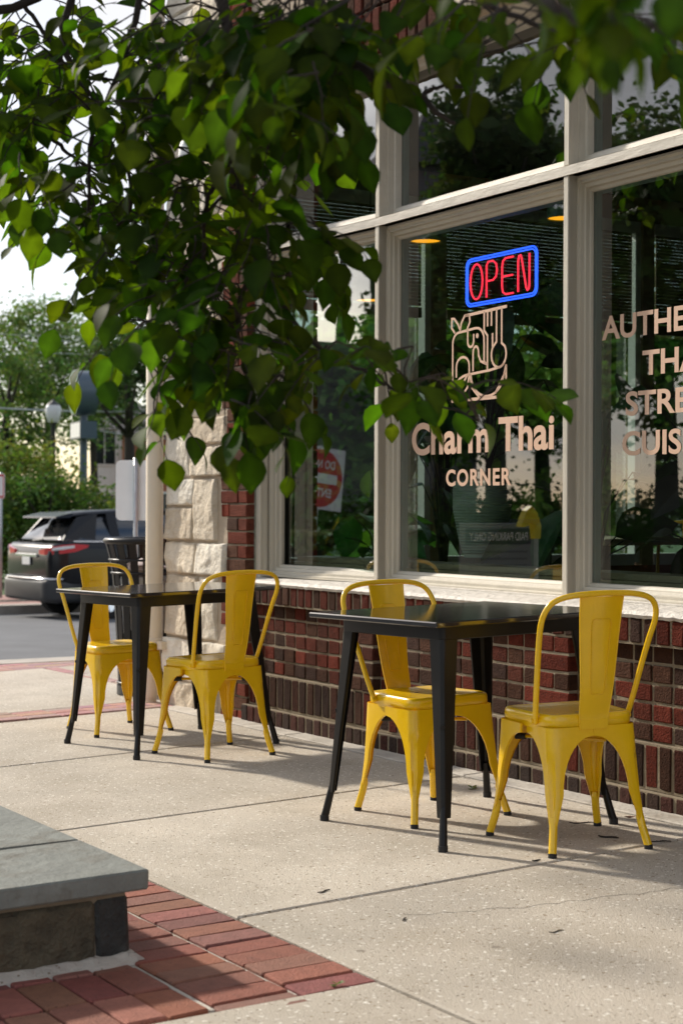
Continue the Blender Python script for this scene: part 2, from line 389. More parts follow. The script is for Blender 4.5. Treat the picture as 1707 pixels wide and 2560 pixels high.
# ================================================================== restaurant building
BRICKC=[(.098,.022,.014),(.115,.026,.017),(.080,.023,.016),(.055,.027,.018),(.046,.027,.021),(.062,.026,.018),(.088,.024,.016),(.066,.034,.024),(.050,.030,.025),(.072,.024,.017)]
def bc(dark=1.0):
    c=random.choice(BRICKC); k=random.uniform(.8,1.2)*dark; return tuple(x*k*1.15 for x in c)
B=empty('restaurant_building',MFAC)
tag(B,'brick and pale stone corner restaurant with large cream framed shop windows','building')
def build_wall():
    br=MB(); mo=MB()
    PIL=[(1.09,1.29),(2.565,2.76),(4.04,4.235)]
    E_=5.6
    mo.box((.02,.050,-.2),(E_,.28,.76)); mo.box((.02,.006,.655),(E_,.0495,.7595)); mo.box((.02,.017,.12),(E_,.0495,.292)); mo.box((-.0,-.016,-.2),(E_,.0165,.118))
    for a,b in PIL: mo.box((a+.004,.009,.2925),(b-.004,.0495,.6545))
    # stack bonded panels
    for i in range(5):
        z=.292+.0735*i; s=.03; nxt=0
        while s<E_:
            hit=[p for p in PIL if p[0]-.06<s<p[1]-.01]
            if hit: s=hit[0][1]+.008; continue
            stop=min([p[0] for p in PIL if p[0]>s]+[E_]); wd=min(.101,stop-s-.004)
            if wd>.02: br.cbox((s,.044+random.uniform(-.003,.003),z+.0055),(s+wd,.09,z+.067),.0038,bc(),jit=.0018)
            s+=wd+.0105
        for a,b in PIL:
            yo=random.uniform(-.002,.002)
            if i%2: br.cbox((a,.004+yo,z+.005),(b,.07,z+.0675),.005,bc(),jit=.0015)
            else:
                br.cbox((a,.004+yo,z+.005),(a+.095,.07,z+.0675),.005,bc(),jit=.0015); br.cbox((a+.1,.004+yo,z+.005),(b,.07,z+.0675),.005,bc(),jit=.0015)
    s=.03
    while s<E_:
        br.cbox((s,.0+random.uniform(-.003,.003),.664),(s+.064,.06,.755),.004,bc(.85),jit=.0025)
        br.cbox((s,.012+random.uniform(-.002,.002),.130),(s+.064,.06,.285),.004,bc(.7),jit=.002)
        s+=.0775
    s=.0
    while s<E_:
        br.cbox((s,-.022+random.uniform(-.003,.003),-.1),(s+.064,.03,.115),.004,tuple(c*.8+.02 for c in bc(.7)),jit=.002); s+=.0775
    br.build('brick_base',M['brick'],B); mo.build('mortar_backing',M['mortar'],B)
    # pier with toothed edge
    br=MB(); mo=MB(); z=-.07; i=0; wide=[]
    while z<4.9:
        grp=int(math.floor((z-1.04)/.295+1e-6)); w_= -.325 if grp%2==0 else -.213
        wide.append((z,w_))
        e=.018; x=w_
        pat=(.1,.2) if i%2 else (.2,.1)
        edges=[e]; 
        k=0
        while edges[-1]-w_>.05:
            edges.append(max(edges[-1]-pat[k%2]-(.0),w_) if edges[-1]-pat[k%2]-w_>.04 else w_); k+=1
        for a,b in zip(edges[1:],edges[:-1]):
            br.cbox((a+.005,-.002+random.uniform(-.004,.003),z+.005),(b-.004 if b!=e else b,.06,z+.0685),.0035,bc(1.45),jit=.002)
        mo.box((w_,.008,z),(e-.006,.1,z+.0737))
        z+=.0737; i+=1
    br.build('brick_pier',M['brick'],B); mo.build('mortar_backing',M['mortar'],B)
    # lintel over the windows: soldiers, then stone
    br=MB(); mo=MB(); s=.03; mo.box((.02,.02,3.285),(1.9,.3,3.62))
    while s<1.88:
        br.cbox((s,random.uniform(-.003,.003),3.29),(s+.067,.1,3.5),.006,bc(1.0),jit=.003)
        br.cbox((s,random.uniform(-.003,.003),3.51),(s+.067,.1,3.62),.006,bc(1.0),jit=.003); s+=.0775
    br.build('brick_lintel',M['brick'],B); mo.build('mortar_backing',M['mortar'],B)
    # rough stone
    st=MB(); sm=MB()
    rnd=random.Random(5)
    def stone(s0,s1,z0,z1,amp=.016,y=-.006):
        n=max(8,int((s1-s0)/.011)); k=max(8,int((z1-z0)/.011)); c=rnd.uniform(.85,1.1); hue=rnd.choice([(.70,.63,.51),(.74,.67,.55),(.66,.57,.44),(.73,.67,.56),(.60,.50,.37)])
        col=tuple(h*c for h in hue); off=Vector((rnd.uniform(0,50),rnd.uniform(0,50),rnd.uniform(0,50))); V=[]; planes=[(rnd.uniform(.2,1.1),rnd.uniform(-2.2,2.2),rnd.uniform(-2.2,2.2)) for _ in range(4)]
        for j in range(k+1):
            for i in range(n+1):
                u=i/n; v=j/k; e=min(u,1-u)*(s1-s0); f=min(v,1-v)*(z1-z0); ed=min(e,f)
                X=s0+u*(s1-s0); Z=z0+v*(z1-z0); p=Vector((X*9,Z*9,0))+off
                h=min(pl[0]+pl[1]*(u-.5)+pl[2]*(v-.5) for pl in planes)
                h+=.28*noise.noise(p*1.2)+.22*noise.noise(p*3.1)
                rid=noise.noise(p*.8+Vector((3,7,1))); h+= .30*(1 if rid>.08 else 0)
                wob=(noise.noise(p*1.5+Vector((9,9,9)))*.010)
                d=min(1,ed/.011)**.7
                yy=y-(amp*h+.006)*d+(1-d)*.016
                ins=.006+wob
                V.append((s0+u*(s1-s0)+(ins if u<.5 else -ins)*(1-d)*1, yy, z0+v*(z1-z0)+(ins if v<.5 else -ins)*(1-d)))
        W_=n+1
        st.add(V,[(j*W_+i,j*W_+i+1,(j+1)*W_+i+1,(j+1)*W_+i) for j in range(k) for i in range(n)],col)
    zs=[-.08,.17,.42,.78,.97,1.33,1.67,1.92,2.2,2.44,2.78,3.02,3.36,3.66,4.0,4.3,4.65,4.9]
    for a,b in zip(zs[:-1],zs[1:]):
        mid=(a+b)/2; e=[w_ for z,w_ in wide if z<=mid][-1]; x=-1.0
        cuts=[x]
        while e-cuts[-1]>.52: cuts.append(cuts[-1]+rnd.uniform(.30,.46))
        cuts.append(e)
        for p,q in zip(cuts[:-1],cuts[1:]):
            if (b-a)>.3 and rnd.random()<.35 :
                c=a+(b-a)*rnd.uniform(.35,.6); stone(p,q,a,c); stone(p,q,c,b)
            else: stone(p,q,a,b)
    sm.box((-1.0,.004,-.2),(-.214,.1,4.9))
    x=1.9
    for a,b in ((3.285,3.6),(3.6,3.95),(3.95,4.3),(4.3,4.9)):
        s=-.2 if a>3.61 else 1.9
        while s<5.6:
            q=s+rnd.uniform(.35,.6); stone(s,q,a,b); s=q
    sm.box((-.2,.02,3.625),(5.8,.3,4.9)); sm.box((1.905,.02,3.285),(5.8,.3,3.62))
    st.build('stone_facing',M['stone'],B,smooth=True); sm.build('mortar_backing',M['stonemortar'],B)
    # side (street corner) wall seen end-on and through the room
    sw=MB(); sw.box((-1.0,.101,-.2),(-.95,.35,4.9))
    sw.box((-1.0,.352,-.2),(-.95,7.2,.78)); sw.box((-1.0,.352,3.12),(-.95,7.2,4.9)); sw.box((-1.0,5.32,.782),(-.95,7.2,3.118))
    sw.box((-.948,.101,-.2),(-.211,.3,4.9))
    sw.build('side_wall',M['farbrick'],B)
    iw=MB(); iw.box((-.21,.101,-.2),(-.03,.29,4.9)); iw.build('inside_wall',M['wallin'],B)
    rm=MB(); rm.box((-1.0,.25,4.902),(9,7.3,5.05)); rm.build('roof',M['roofs'],B)
build_wall()
SHX=.07
def bow(p):
    x,y,z=p
    return (x,y-SHX*(1.1-x),z) if x<1.1 else p
def build_windows():
    # sill
    m=MB(); xs=np.arange(.02,5.61,.02)
    rings=[]
    for x in xs:
        n1=noise.noise(Vector((x*14,1,0)))*.004+noise.noise(Vector((x*45,4,0)))*.003; n2=noise.noise(Vector((x*30,2,0)))*.003
        rings.append([(x,.03,.757),(x,-.004+n1,.755+n2*1.5),(x,-.012+n1,.768+n2),(x,.008+n1*.5,.781+n2*.4),(x,.06,.790),(x,.2,.806),(x,.2,.757)])
    m.loft(rings); m.build('sill',M['sill'],B,smooth=False)
    MUL=[(1.085,1.12),(2.547,2.58),(4.007,4.04),(5.467,5.5)]
    Y0=.135
    fr=MB()
    for a,b in MUL:
        m=MB(); m.cbox((a,Y0,.79),(b,Y0+.10,2.52),.003); m.cbox((a,Y0+.003,2.562),(b,Y0+.10,3.285),.003)
        m.box((a+.0,.262,.84),(b+.024,.292,3.27),mat=1)
        for s_ in ():pass
        m.build('mullion',[M['cream'],M['pane_edge']],B)
    m=MB(); xs=list(np.arange(.02,1.1,.07))+[1.1]+list(np.arange(1.17,5.6,.07))
    def ring(x): return [bow((x,Y0-.004,2.52)),bow((x,Y0-.004+.002*noise.noise(Vector((x*9,0,0))),2.558)),bow((x,Y0+.05,2.566)),bow((x,Y0+.11,2.57)),bow((x,Y0+.11,2.52))]
    m.loft([ring(x) for x in xs]); m.build('transom',M['creamh'],B)
    # head board
    m=MB(); m.loft([[bow((x,.075,3.285)),bow((x,.075,3.276)),bow((x,.13,3.268)),bow((x,.135,3.262)),bow((x,.25,3.262)),bow((x,.25,3.285))] for x in xs]); m.build('head_casing',M['creamh'],B)
    # left casing beside the pier
    m=MB()
    m.loft([[(.020,.052,z),(.062,.052,z),(.066,.058,z),(.066,.09,z),(.072,.094,z),(.072,.2,z),(.02,.2,z)] for z in (.79,3.28)],closed=True); m.build('side_casing',M['cream'],B)
    m=MB(); m.loft([[(.006,.046,z),(.026+.003*noise.noise(Vector((z*20,0,0))),.046,z),(.026,.058,z),(.006,.058,z)] for z in np.arange(.79,3.2,.04)]); m.build('caulk_strip',M['caulk'],B)
    prof_low=[(Y0+.004,0),(Y0+.045,0),(Y0+.045,.16),(Y0+.058,.26),(Y0+.058,.45),(Y0+.075,.5),(Y0+.08,.72),(Y0+.098,.78),(Y0+.104,.95),(Y0+.115,1.0)]
    wins=[(.072,1.085,.3,1),(1.12,2.547,.35,1),(2.58,4.007,.35,1),(4.04,5.467,.35,1)]
    def mould(m,s0,s1,z0,z1,li,ri,bi,ti,prof,f=lambda p:p):
        rings=[]
        for y,t in prof:
            rings.append([f((s0+li*t,y,z0+bi*t)),f((s1-ri*t,y,z0+bi*t)),f((s1-ri*t,y,z1-ti*t)),f((s0+li*t,y,z1-ti*t))])
        m.loft(rings)
    for n,(s0,s1,lk,_) in enumerate(wins):
        f=bow if n==0 else (lambda p:p)
        win=empty('window',None,B); tag(win)
        m=MB(); mould(m,s0,s1,.80,2.52,.06*lk,.055,.060,.062,prof_low,f)
        fo=m.build('window_frame',M['cream'],win)
        m=MB(); g0=s0+.06*lk-.004; g1=s1-.051; gy=GLASS_Y if n else .215; f0=f; f=lambda p:p
        P=[f((g0,gy,.855)),f((g1,gy,.855)),f((g1,gy,2.464)),f((g0,gy,2.464))]
        Q=[(x,y+.006,z) for x,y,z in P]
        m.add(P+Q,[(0,1,2,3),(7,6,5,4),(0,4,5,1),(1,5,6,2),(2,6,7,3),(3,7,4,0)]); m.build('pane',M['glass'],win)
        f=f0; win2=empty('window',None,B)
        prof_up=[(Y0+.004,0),(Y0+.05,.05),(Y0+.05,.25),(Y0+.08,.4),(Y0+.085,.75),(Y0+.115,1.0)]
        m=MB(); mould(m,s0,s1,2.562,3.266,.062*lk,.055,.058,.03,prof_up,f); m.build('window_frame',M['creamh'],win2)
        f=lambda p:p; m=MB(); P=[f((g0,gy,2.60)),f((g1,gy,2.60)),f((g1,gy,3.242)),f((g0,gy,3.242))]
        Q=[(x,y+.006,z) for x,y,z in P]
        m.add(P+Q,[(0,1,2,3),(7,6,5,4),(0,4,5,1),(1,5,6,2),(2,6,7,3),(3,7,4,0)]); m.build('pane',M['glass'],win2)
        win.name='window'; 
        if n==1: W2=win
        if n==2: W3=win
    return W2,W3
W2,W3=build_windows()
def build_inside():
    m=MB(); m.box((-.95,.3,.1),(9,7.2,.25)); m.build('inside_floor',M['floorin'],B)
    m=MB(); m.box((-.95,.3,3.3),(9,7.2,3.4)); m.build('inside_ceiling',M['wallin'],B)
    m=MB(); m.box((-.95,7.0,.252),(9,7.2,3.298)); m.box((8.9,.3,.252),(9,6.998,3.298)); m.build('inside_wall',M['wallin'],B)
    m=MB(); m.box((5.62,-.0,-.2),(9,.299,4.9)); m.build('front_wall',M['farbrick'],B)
    m=MB(); m.box((-.02,.262,.78),(5.6,.50,.835)); m.box((-.02,.285,.837),(5.6,.50,.872)); m.box((-.02,.33,.874),(5.6,.52,.90)); m.build('inner_sill',M['woodin'],B)
    m=MB(); m.box((-.02,.262,2.462),(5.6,.32,2.60)); m.build('inner_transom',M['pane_edge'],B)
    # side windows: white post + brown post between bays
    for k in range(3):
        a=[.36,1.87,3.60][k]; b=[1.72,3.43,5.3][k]
        w_=empty('side_window',None,B)
        m=MB(); m.box((-.955,b,.8),(-.88,b+.045,3.118)); m.box((-.955,a,.782),(-.88,b,.86)); m.box((-.955,a,3.04),(-.88,b,3.118)); m.build('window_frame',M['white'],w_)
        m=MB(); m.box((-.95,b+.047,.782),(-.86,b+.15,3.118)); m.build('wood_post',M['woodin'],w_)
        m=MB(); m.box((-.985,a,.861),(-.979,b,3.04)); m.build('pane',M['glass'],w_)
        bl=MB(); z=3.02
        while z>2.42:
            bl.box((-.90,a+.02,z),(-.894,b-.02,z+.0205)); z-=.0225
        bl.box((-.905,a+.02,2.36),(-.885,b-.02,2.425))
        bl.build('bamboo_blind',M['bamboo'],w_)
build_inside()
def downpipe():
    d=empty('downpipe',None,B); c=(-1.053,-.05)
    m=MB(); m.tube([(c[0],c[1],4.9),(c[0],c[1],.36),(c[0]-.0,c[1],.34)],.051,20); m.build('pipe',M['pipe'],d,smooth=True)
    m=MB(); m.tube([(c[0],c[1],.36),(c[0]-.035,c[1]-.005,.05)],.042,20); m.tube([(c[0]-.035,c[1]-.005,.075),(c[0]-.04,c[1]-.005,-.03)],.036,20); m.build('pipe_shoe',M['pipe'],d,auto=40)
    m=MB(); m.lathe([(.051,.33),(.057,.335),(.057,.36),(.053,.362),(.053,.368),(.057,.372),(.057,.395),(.051,.40)],20,c); m.box((c[0]+.045,c[1]-.008,.34),(c[0]+.12,c[1]+.03,.385)); m.build('pipe_collar',M['pipe'],d,auto=40)
downpipe()
# lettering and logo on the panes ------------------------------------------------
def text_obj(txt, size, wtarget, x0, z0, name, mt, parent, yoff, bold=.012, xs=1.0, ext=.0012, spacing=1.0):
    cu=bpy.data.curves.new(name,'FONT'); cu.body=txt; cu.size=1; cu.extrude=0; cu.offset=bold; cu.space_character=spacing; cu.resolution_u=6
    o=bpy.data.objects.new(name,cu); COL.objects.link(o); dg=bpy.context.evaluated_depsgraph_get(); dg.update()
    me=bpy.data.meshes.new_from_object(o.evaluated_get(dg)); bpy.data.objects.remove(o)
    co=np.array([v.co[:] for v in me.vertices]); mn=co.min(0); mxx=co.max(0)
    sx=wtarget/(mxx[0]-mn[0]); sz=size/(mxx[1]-mn[1])
    P=[(x0+(c[0]-mn[0])*sx, yoff, z0+(c[1]-mn[1])*sz) for c in co]
    me2=bpy.data.meshes.new(name); F_=[tuple(p.vertices) for p in me.polygons]
    n=len(P); V=P+[(x,y-ext,z) for x,y,z in P]
    me2.from_pydata(V,[],F_+[tuple(n+i for i in f)[::-1] for f in F_]); me2.materials.append(mt)
    ob=bpy.data.objects.new(name,me2); COL.objects.link(ob); ob.parent=parent
    return ob
YL=GLASS_Y-.0006
def stroke(m, pts, w, y0, y1):
    """flat ribbon of width w along a polyline in the pane plane"""
    P=[np.array(p,float) for p in pts]; n=len(P); Lf=[]; Rt=[]
    closed=np.linalg.norm(P[0]-P[-1])<1e-6
    for i in range(n):
        a=P[i-1] if i>0 else (P[-2] if closed else P[0]); b=P[i+1] if i<n-1 else (P[1] if closed else P[-1])
        d1=P[i]-a; d2=b-P[i]
        if np.linalg.norm(d1)<1e-9: d1=d2
        if np.linalg.norm(d2)<1e-9: d2=d1
        d1=d1/np.linalg.norm(d1); d2=d2/np.linalg.norm(d2); t=d1+d2; t=t/max(np.linalg.norm(t),.3)
        nn=np.array([-t[1],t[0]]); k=1/max(.6,abs(nn@np.array([-d1[1],d1[0]])))
        Lf.append(P[i]+nn*w/2*k); Rt.append(P[i]-nn*w/2*k)
    V=[]
    for l,r in zip(Lf,Rt): V+= [(l[0],y0,l[1]),(r[0],y0,r[1]),(l[0],y1,l[1]),(r[0],y1,r[1])]
    Fs=[]
    for i in range(n-1):
        a=4*i; b=4*i+4; Fs+= [(a,a+1,b+1,b),(a+2,b+2,b+3,a+3),(a,b,b+2,a+2),(a+1,a+3,b+3,b+1)]
    m.add(V,Fs)
def arc(cx,cy,rx,ry,a0,a1,n=10): return [(cx+rx*math.cos(R(a0+(a1-a0)*i/n)),cy+ry*math.sin(R(a0+(a1-a0)*i/n))) for i in range(n+1)]
def logo():
    m=MB(); x0,x1,z0,z1=1.578,2.006,1.648,2.058; Wd=x1-x0; Hd=z1-z0
    T=lambda pts:[(x0+p[0]*Wd,z0+p[1]*Hd) for p in pts]; w_=.0110
    S_=lambda pts,k=1.0: stroke(m,T(pts),w_*k,YL-.0012,YL)
    S_([(.0,.02),(1.0,.02)],1.3)                                   # base
    S_([(.02,.02),(.02,.66)]+arc(.14,.66,.12,.12,180,95,6)+[(.30,.79),(.42,.80)]+arc(.46,.66,.14,.14,90,15,6)+[(.60,.60),(.60,.44)]+arc(.66,.44,.06,.05,180,270,5))
    S_([(.06,.78),(.0,.84),(.0,.945),(.05,.94)]+[(.12,.87),(.16,.80)]); S_([(.16,.80),(.18,.88),(.24,.955),(.33,.955)]); S_([(.33,.955),(.34,.88),(.28,.79)])
    S_([(.24,.955),(1.0,.985)],1.2)
    S_([(.30,.79),(.30,.70)]+arc(.355,.66,.055,.06,180,360,6)+[(.41,.74)])
    S_(arc(.475,.715,.012,.014,0,360,8),1)
    S_([(.40,.33),(.40,.52)]+arc(.45,.53,.05,.07,180,0,7)+[(.50,.50),(.54,.43),(.62,.40),(.66,.40)])
    S_([(.66,.33),(.66,.70),(.60,.76),(.60,.97)]); S_([(.66,.96),(.66,.80)]); S_([(.73,.97),(.73,.80)])
    S_([(.82,.98),(.82,.62),(.75,.56)]+arc(.86,.48,.13,.14,150,395,14)+[(.91,.60),(.91,.98)])
    S_([(.75,.72),(.75,.56)])
    S_([(.09,.28),(.09,.40)]+arc(.21,.40,.12,.10,180,0,8)+[(.33,.30)])
    S_([(.03,.12)]+arc(.33,.10,.30,.20,172,92,7)+[(.34,.30),(.70,.32),(.86,.34)]+arc(.86,.42,.1,.08,-90,-20,4))
    S_([(.05,.03),(.30,.30)]); S_([(.33,.30),(.30,.16),(.16,.03)]); S_([(.34,.30),(.38,.15),(.52,.03)])
    S_([(.36,.30)]+arc(.66,.30,.30,.26,185,330,12)+[(.97,.30),(.99,.36)],1); S_([(.99,.02),(.99,.36)]); S_([(.80,.06),(.99,.30)],1)
    o=m.build('window_logo',M['copper'],W2); return o
logo()
text_obj('Charm Thai',.155,1.10,1.245,1.412,'window_lettering',M['copper'],W2,YL,bold=.026)
text_obj('CORNER',.078,.505,1.536,1.264,'window_lettering',M['copper'],W2,YL,bold=.028,spacing=1.15)
for t,wd,z in (('AUTHENTIC',.86,1.845),('THAI',.36,1.688),('STREET',.56,1.532),('CUISINE',.60,1.374)):
    text_obj(t,.098,wd,3.088-wd/2,z,'window_lettering',M['copper'],W3,YL,bold=.022)
# ================================================================== neon sign (hangs inside the second pane)
def neon():
    e=empty('neon_open_sign',MFAC); tag(e,'lit neon sign reading OPEN in red inside a double blue rounded border','neon sign')
    y=.283; x0,x1,z0,z1=1.645,2.178,2.085,2.300; r=.035
    def rr(i):
        a,b,c,d=x0+i,x1-i,z0+i,z1-i; q=r-i*.6; P=[]
        for cx,cz,s in ((b-q,d-q,0),(a+q,d-q,90),(a+q,c+q,180),(b-q,c+q,270)): P+=[(cx+q*math.cos(R(s+90*k/6)),y,cz+q*math.sin(R(s+90*k/6))) for k in range(7)]
        return P
    m=MB(); m.tube(rr(0),.0042,8,closed=True); m.build('border_tube',M['nblue'],e,smooth=True)
    m=MB(); m.tube(rr(.011),.0036,8,closed=True); m.build('border_tube',M['nblue'],e,smooth=True)
    H=z1-z0-.055; b=z0+.028; W=(x1-x0-.09)/4; g=x0+.032
    def let(k,P,closed=False):
        m=MB(); m.tube([(g+k*(W+.008)+p[0]*W*.86,y,b+p[1]*H) for p in P],.0046,8,closed=closed); m.build('letter_tube',M['nred'],e,smooth=True)
    let(0,[(.5+.5*math.cos(R(a)),.5+.5*math.sin(R(a))) for a in range(0,360,18)],True)
    let(1,[(.08,.0),(.08,.9),(.2,1.0),(.6,1.0),(.85,.9),(.92,.72),(.85,.55),(.6,.46),(.12,.46)])
    let(2,[(.95,1.0),(.35,1.0),(.14,.93),(.08,.78),(.08,.22),(.14,.07),(.35,.0),(.95,.0)]); let(2,[(.1,.5),(.9,.5)])
    let(3,[(.08,.0),(.08,.85),(.14,.98),(.26,1.0),(.34,.92),(.70,.08),(.80,.0),(.90,.04),(.94,.15),(.94,1.0)])
    m=MB(); m.box((x0-.004,y+.008,z0-.004),(x1+.004,y+.011,z1+.004)); m.build('backing_panel',M['acryl'],e)
    m=MB(); m.tube([(x1-.03,y+.01,z1),(x1+.02,y+.02,z1+.05),(x1+.10,y+.02,z1+.035),(x1+.2,y+.03,z1+.10),(x1+.28,y+.03,z1+.08)],.0018,6); m.build('power_cord',M['rubber'],e)
neon()
# ================================================================== metal bistro chairs
AF,AR,BF,BR,LT,HC=.205,.1728,.209,.209,.2656,.8443
def chair():
    e=empty('metal_chair')
    # seat pan: rounded trapezoid
    def outline(k,z,n=40,dy=0):
        P=[]
        for i in range(n):
            a=2*math.pi*(i+.5)/n; c,s=math.cos(a),math.sin(a); p=.26
            x=math.copysign(abs(c)**p,c); y=math.copysign(abs(s)**p,s)
            hw=.167+.013*y; P.append((x*hw*k,y*.172*k+.0,z))
        return P
    m=MB(); st=[(.0001,.4405),(.35,.441),(.62,.4425),(.80,.4445),(.88,.4475),(.93,.4495),(.965,.448),(.99,.442),(1.0,.432),(1.0,.413),(.984,.410),(.982,.400)]
    m.loft([outline(k,z) for k,z in st]); m.build('seat',M['yellow'],e,smooth=True)
    m=MB(); m.tube([(0,-.06,.4408),(0.0,-.06,.4418)],.008,12); m.build('drain_hole',M['rubber'],e)
    # legs
    def leg(sx,sy):
        m=MB(); f=sy>0
        ct=np.array([sx*(.181 if f else .158), sy*.1735]); cb=np.array([sx*(AF if f else AR), sy*BF])*1.0
        rings=[]; zs=[.408,.397,.385,.378,.372,.364,.352,.336,.316,.29,.26,.225,.19,.155,.125,.105,.095]
        for z in zs:
            t=(.404-z)/(.404-.0); c=ct+(cb-ct)*(t**1.08)
            if z>.19:
                hw_=abs(ct[0]); hy_=abs(ct[1])
            zz=min(max((z-.19)/(.378-.19),0),1)
            def ext(h):
                if z>.378: return h-.0005
                w0=.044; e_=(h-w0)*math.sqrt(max(0,1-zz**2.2)); w=h-e_
                if z<.19: w=w0*(.42+.58*(z-.095)/(.19-.095))
                return max(w,.012)
            wx=ext(abs(c[0])) ; wy=ext(abs(c[1]))
            r=.024*min(1,(z)/.2)+.004; r=min(r,wx*.6,wy*.6)
            fl=.0075*min(1,max(0,(.318-z)/.03))*min(1,max(0,(z-.108)/.03))    # pressed channel along the corner
            P=[]
            # side along x (face pointing sy)
            P.append((c[0]-sx*wx,c[1]-sy*.006)); P.append((c[0]-sx*wx,c[1]))
            P.append((c[0]-sx*(r+(wx-r)*.5),c[1])); P.append((c[0]-sx*r*1.15,c[1]))
            for q in (20,35,45,55,70):
                a=R(q); rr=r-fl*(1 if q in(35,45,55) else 0)
                P.append((c[0]-sx*r+sx*rr*math.sin(a), c[1]-sy*r+sy*rr*math.cos(a)))
            P.append((c[0],c[1]-sy*r*1.15)); P.append((c[0],c[1]-sy*(r+(wy-r)*.5))); P.append((c[0],c[1]-sy*wy)); P.append((c[0]-sx*.006,c[1]-sy*wy))
            rings.append([(x,y,z) for x,y in P])
        if sx*sy<0: rings=[r_[::-1] for r_ in rings]
        m.loft(rings,closed=False)
        # inner sheet surface
        k=len(m.v); n=len(rings[0]); 
        inn=[]
        for rg in rings:
            cx=sum(p[0] for p in rg)/n; cy=sum(p[1] for p in rg)/n
            inn.append([(p[0]-sx*.0022,p[1]-sy*.0022,p[2]) for p in rg][::-1])
        m.loft(inn,closed=False)
        # round foot
        zt=.115; t=(.404-zt)/.404; c1=ct+(cb-ct)*(t**1.08); c2=cb
        q=np.array([sx,sy])*.012
        m.tube([(c1[0]-q[0]*1.1,c1[1]-q[1]*1.1,zt+.01),(c1[0]-q[0],c1[1]-q[1],zt-.01),(c1[0]+(c2[0]-c1[0])*.35-q[0]*.8,c1[1]+(c2[1]-c1[1])*.35-q[1]*.8,zt*.65),(c2[0],c2[1],.012)],[.010,.0135,.0135,.0135],12)
        o=m.build('leg',M['yellow'],e,auto=38)
        m=MB(); m.tube([(c2[0],c2[1],.014),(c2[0]+sx*.0006,c2[1]+sy*.0006,0)],.0142,12); m.build('rubber_foot',M['rubber'],o,auto=40)
    for sx in(-1,1):
        for sy in(-1,1): leg(sx,sy)
    # backrest plate
    yz=[(-.176,.402),(-.177,.425),(-.181,.452),(-.190,.48),(-.202,.52),(-.213,.57),(-.223,.63),(-.234,.70),(-.245,.76),(-.254,.80),(-.262,.835)]
    def plate(off):
        rings=[]
        for y,z in yz:
            t=(z-.402)/.433; hw=.049+.028*t; cu=.010*t+.002
            rings.append([(x*hw,y+off+cu*(x*x)-(.0),z) for x in (-1,-.8,-.5,-.2,.2,.5,.8,1)])
        return rings
    m=MB(); m.loft(plate(0),closed=False); b=[r_[::-1] for r_ in plate(-.0022)]; m.loft(b,closed=False)
    for s in (-1,1):   # rolled edges
        m.tube([(s*(.049+.028*(z-.402)/.433),y-.001+.010*(z-.402)/.433+.002,z) for y,z in yz],.0026,6)
    m.box((-.05,-.1795,.400),(.05,-.174,.432))
    o=m.build('backrest',M['yellow'],e,auto=50)
    def Y(z): 
        for (y0,z0),(y1,z1) in zip(yz[:-1],yz[1:]):
            if z0<=z<=z1: return y0+(y1-y0)*(z-z0)/(z1-z0)
        return yz[-1][0]
    for so_ in (.0016,-.0038):
        m=MB(); P=[]
        for x,z in [(-.022,.52),(.022,.52),(.026,.525),(.034,.74),(.033,.757),(.026,.765),(-.026,.765),(-.033,.757),(-.034,.74),(-.026,.525)]:
            pass
        path=[(-.020,.515),(.020,.515),(.0245,.52)]+[(.0245+.0095*k/6,.52+.225*k/6) for k in range(1,7)]+[(.031,.757),(.024,.762),(-.024,.762),(-.031,.757)]+[(-.034+.0095*k/6,.745-.225*k/6) for k in range(0,7)]
        m.tube([(x,Y(z)+so_+.001,z) for x,z in path],.0016,5,closed=True); m.build('pressed_panel',M['yellow'],o,smooth=True)
    # back loop
    half=[(.166,-.085,.418),(.170,-.096,.44),(.178,-.12,.50),(.189,-.158,.60),(.199,-.195,.69),(.205,-.222,.745),(.200,-.240,.785),(.182,-.252,.815),(.150,-.259,.832),(.105,-.263,.841),(.05,-.265,.8445),(0,-.2656,.8455)]
    P=[(-x,y,z) for x,y,z in half]+half[-2::-1]
    def cr_(P,n=4):
        P=[np.array(p) for p in P]; P=[P[0]]+P+[P[-1]]; o=[]
        for i in range(1,len(P)-2):
            for k in range(n):
                t=k/n; a,b,c,d=P[i-1:i+3]; o.append(.5*((2*b)+(c-a)*t+(2*a-5*b+4*c-d)*t*t+(3*b-a-3*c+d)*t**3))
        return o+[P[-1]]
    m=MB(); m.tube(cr_(P),.0098,10); 
    bf=m.build('back_frame',M['yellow'],e,smooth=True)
    for s in(-1,1):
        m=MB(); m.tube([(s*.165,-.085,.425),(s*.182,-.085,.425)],.008,10); m.build('rivet',M['yellow'],bf,auto=40)
    # cross braces under the seat with rubber sleeves
    for s in(-1,1):
        m=MB(); a=Vector((-s*.142,-.150,.352)); b=Vector((s*.165,.158,.352)); 
        a.z+=.004*s; b.z+=.004*s
        m.tube([a,b],.0062,8); o=m.build('brace',M['yellow'],e,smooth=True)
        for t in(.13,.87):
            m=MB(); p=a.lerp(b,t); d=(b-a).normalized()*.018; m.tube([p-d,p+d],.011,10); m.build('rubber_sleeve',M['rubber'],o,auto=40)
    return e
CH={'1B':(.7483,5.7093,.3308),'1A':(.2967,6.2757,3.7022),'2B':(-.6008,7.8699,.6212),'2A':(-1.1791,8.7823,3.7034)}
lab={'1B':'yellow metal cafe chair at the right end of the nearer black table, seen from behind','1A':'yellow metal cafe chair on the left side of the nearer table, half hidden by it','2B':'yellow metal cafe chair beside the brick corner pier, its back to the viewer','2A':'yellow metal cafe chair in front of the litter bin at the farther table'}
proto=chair()
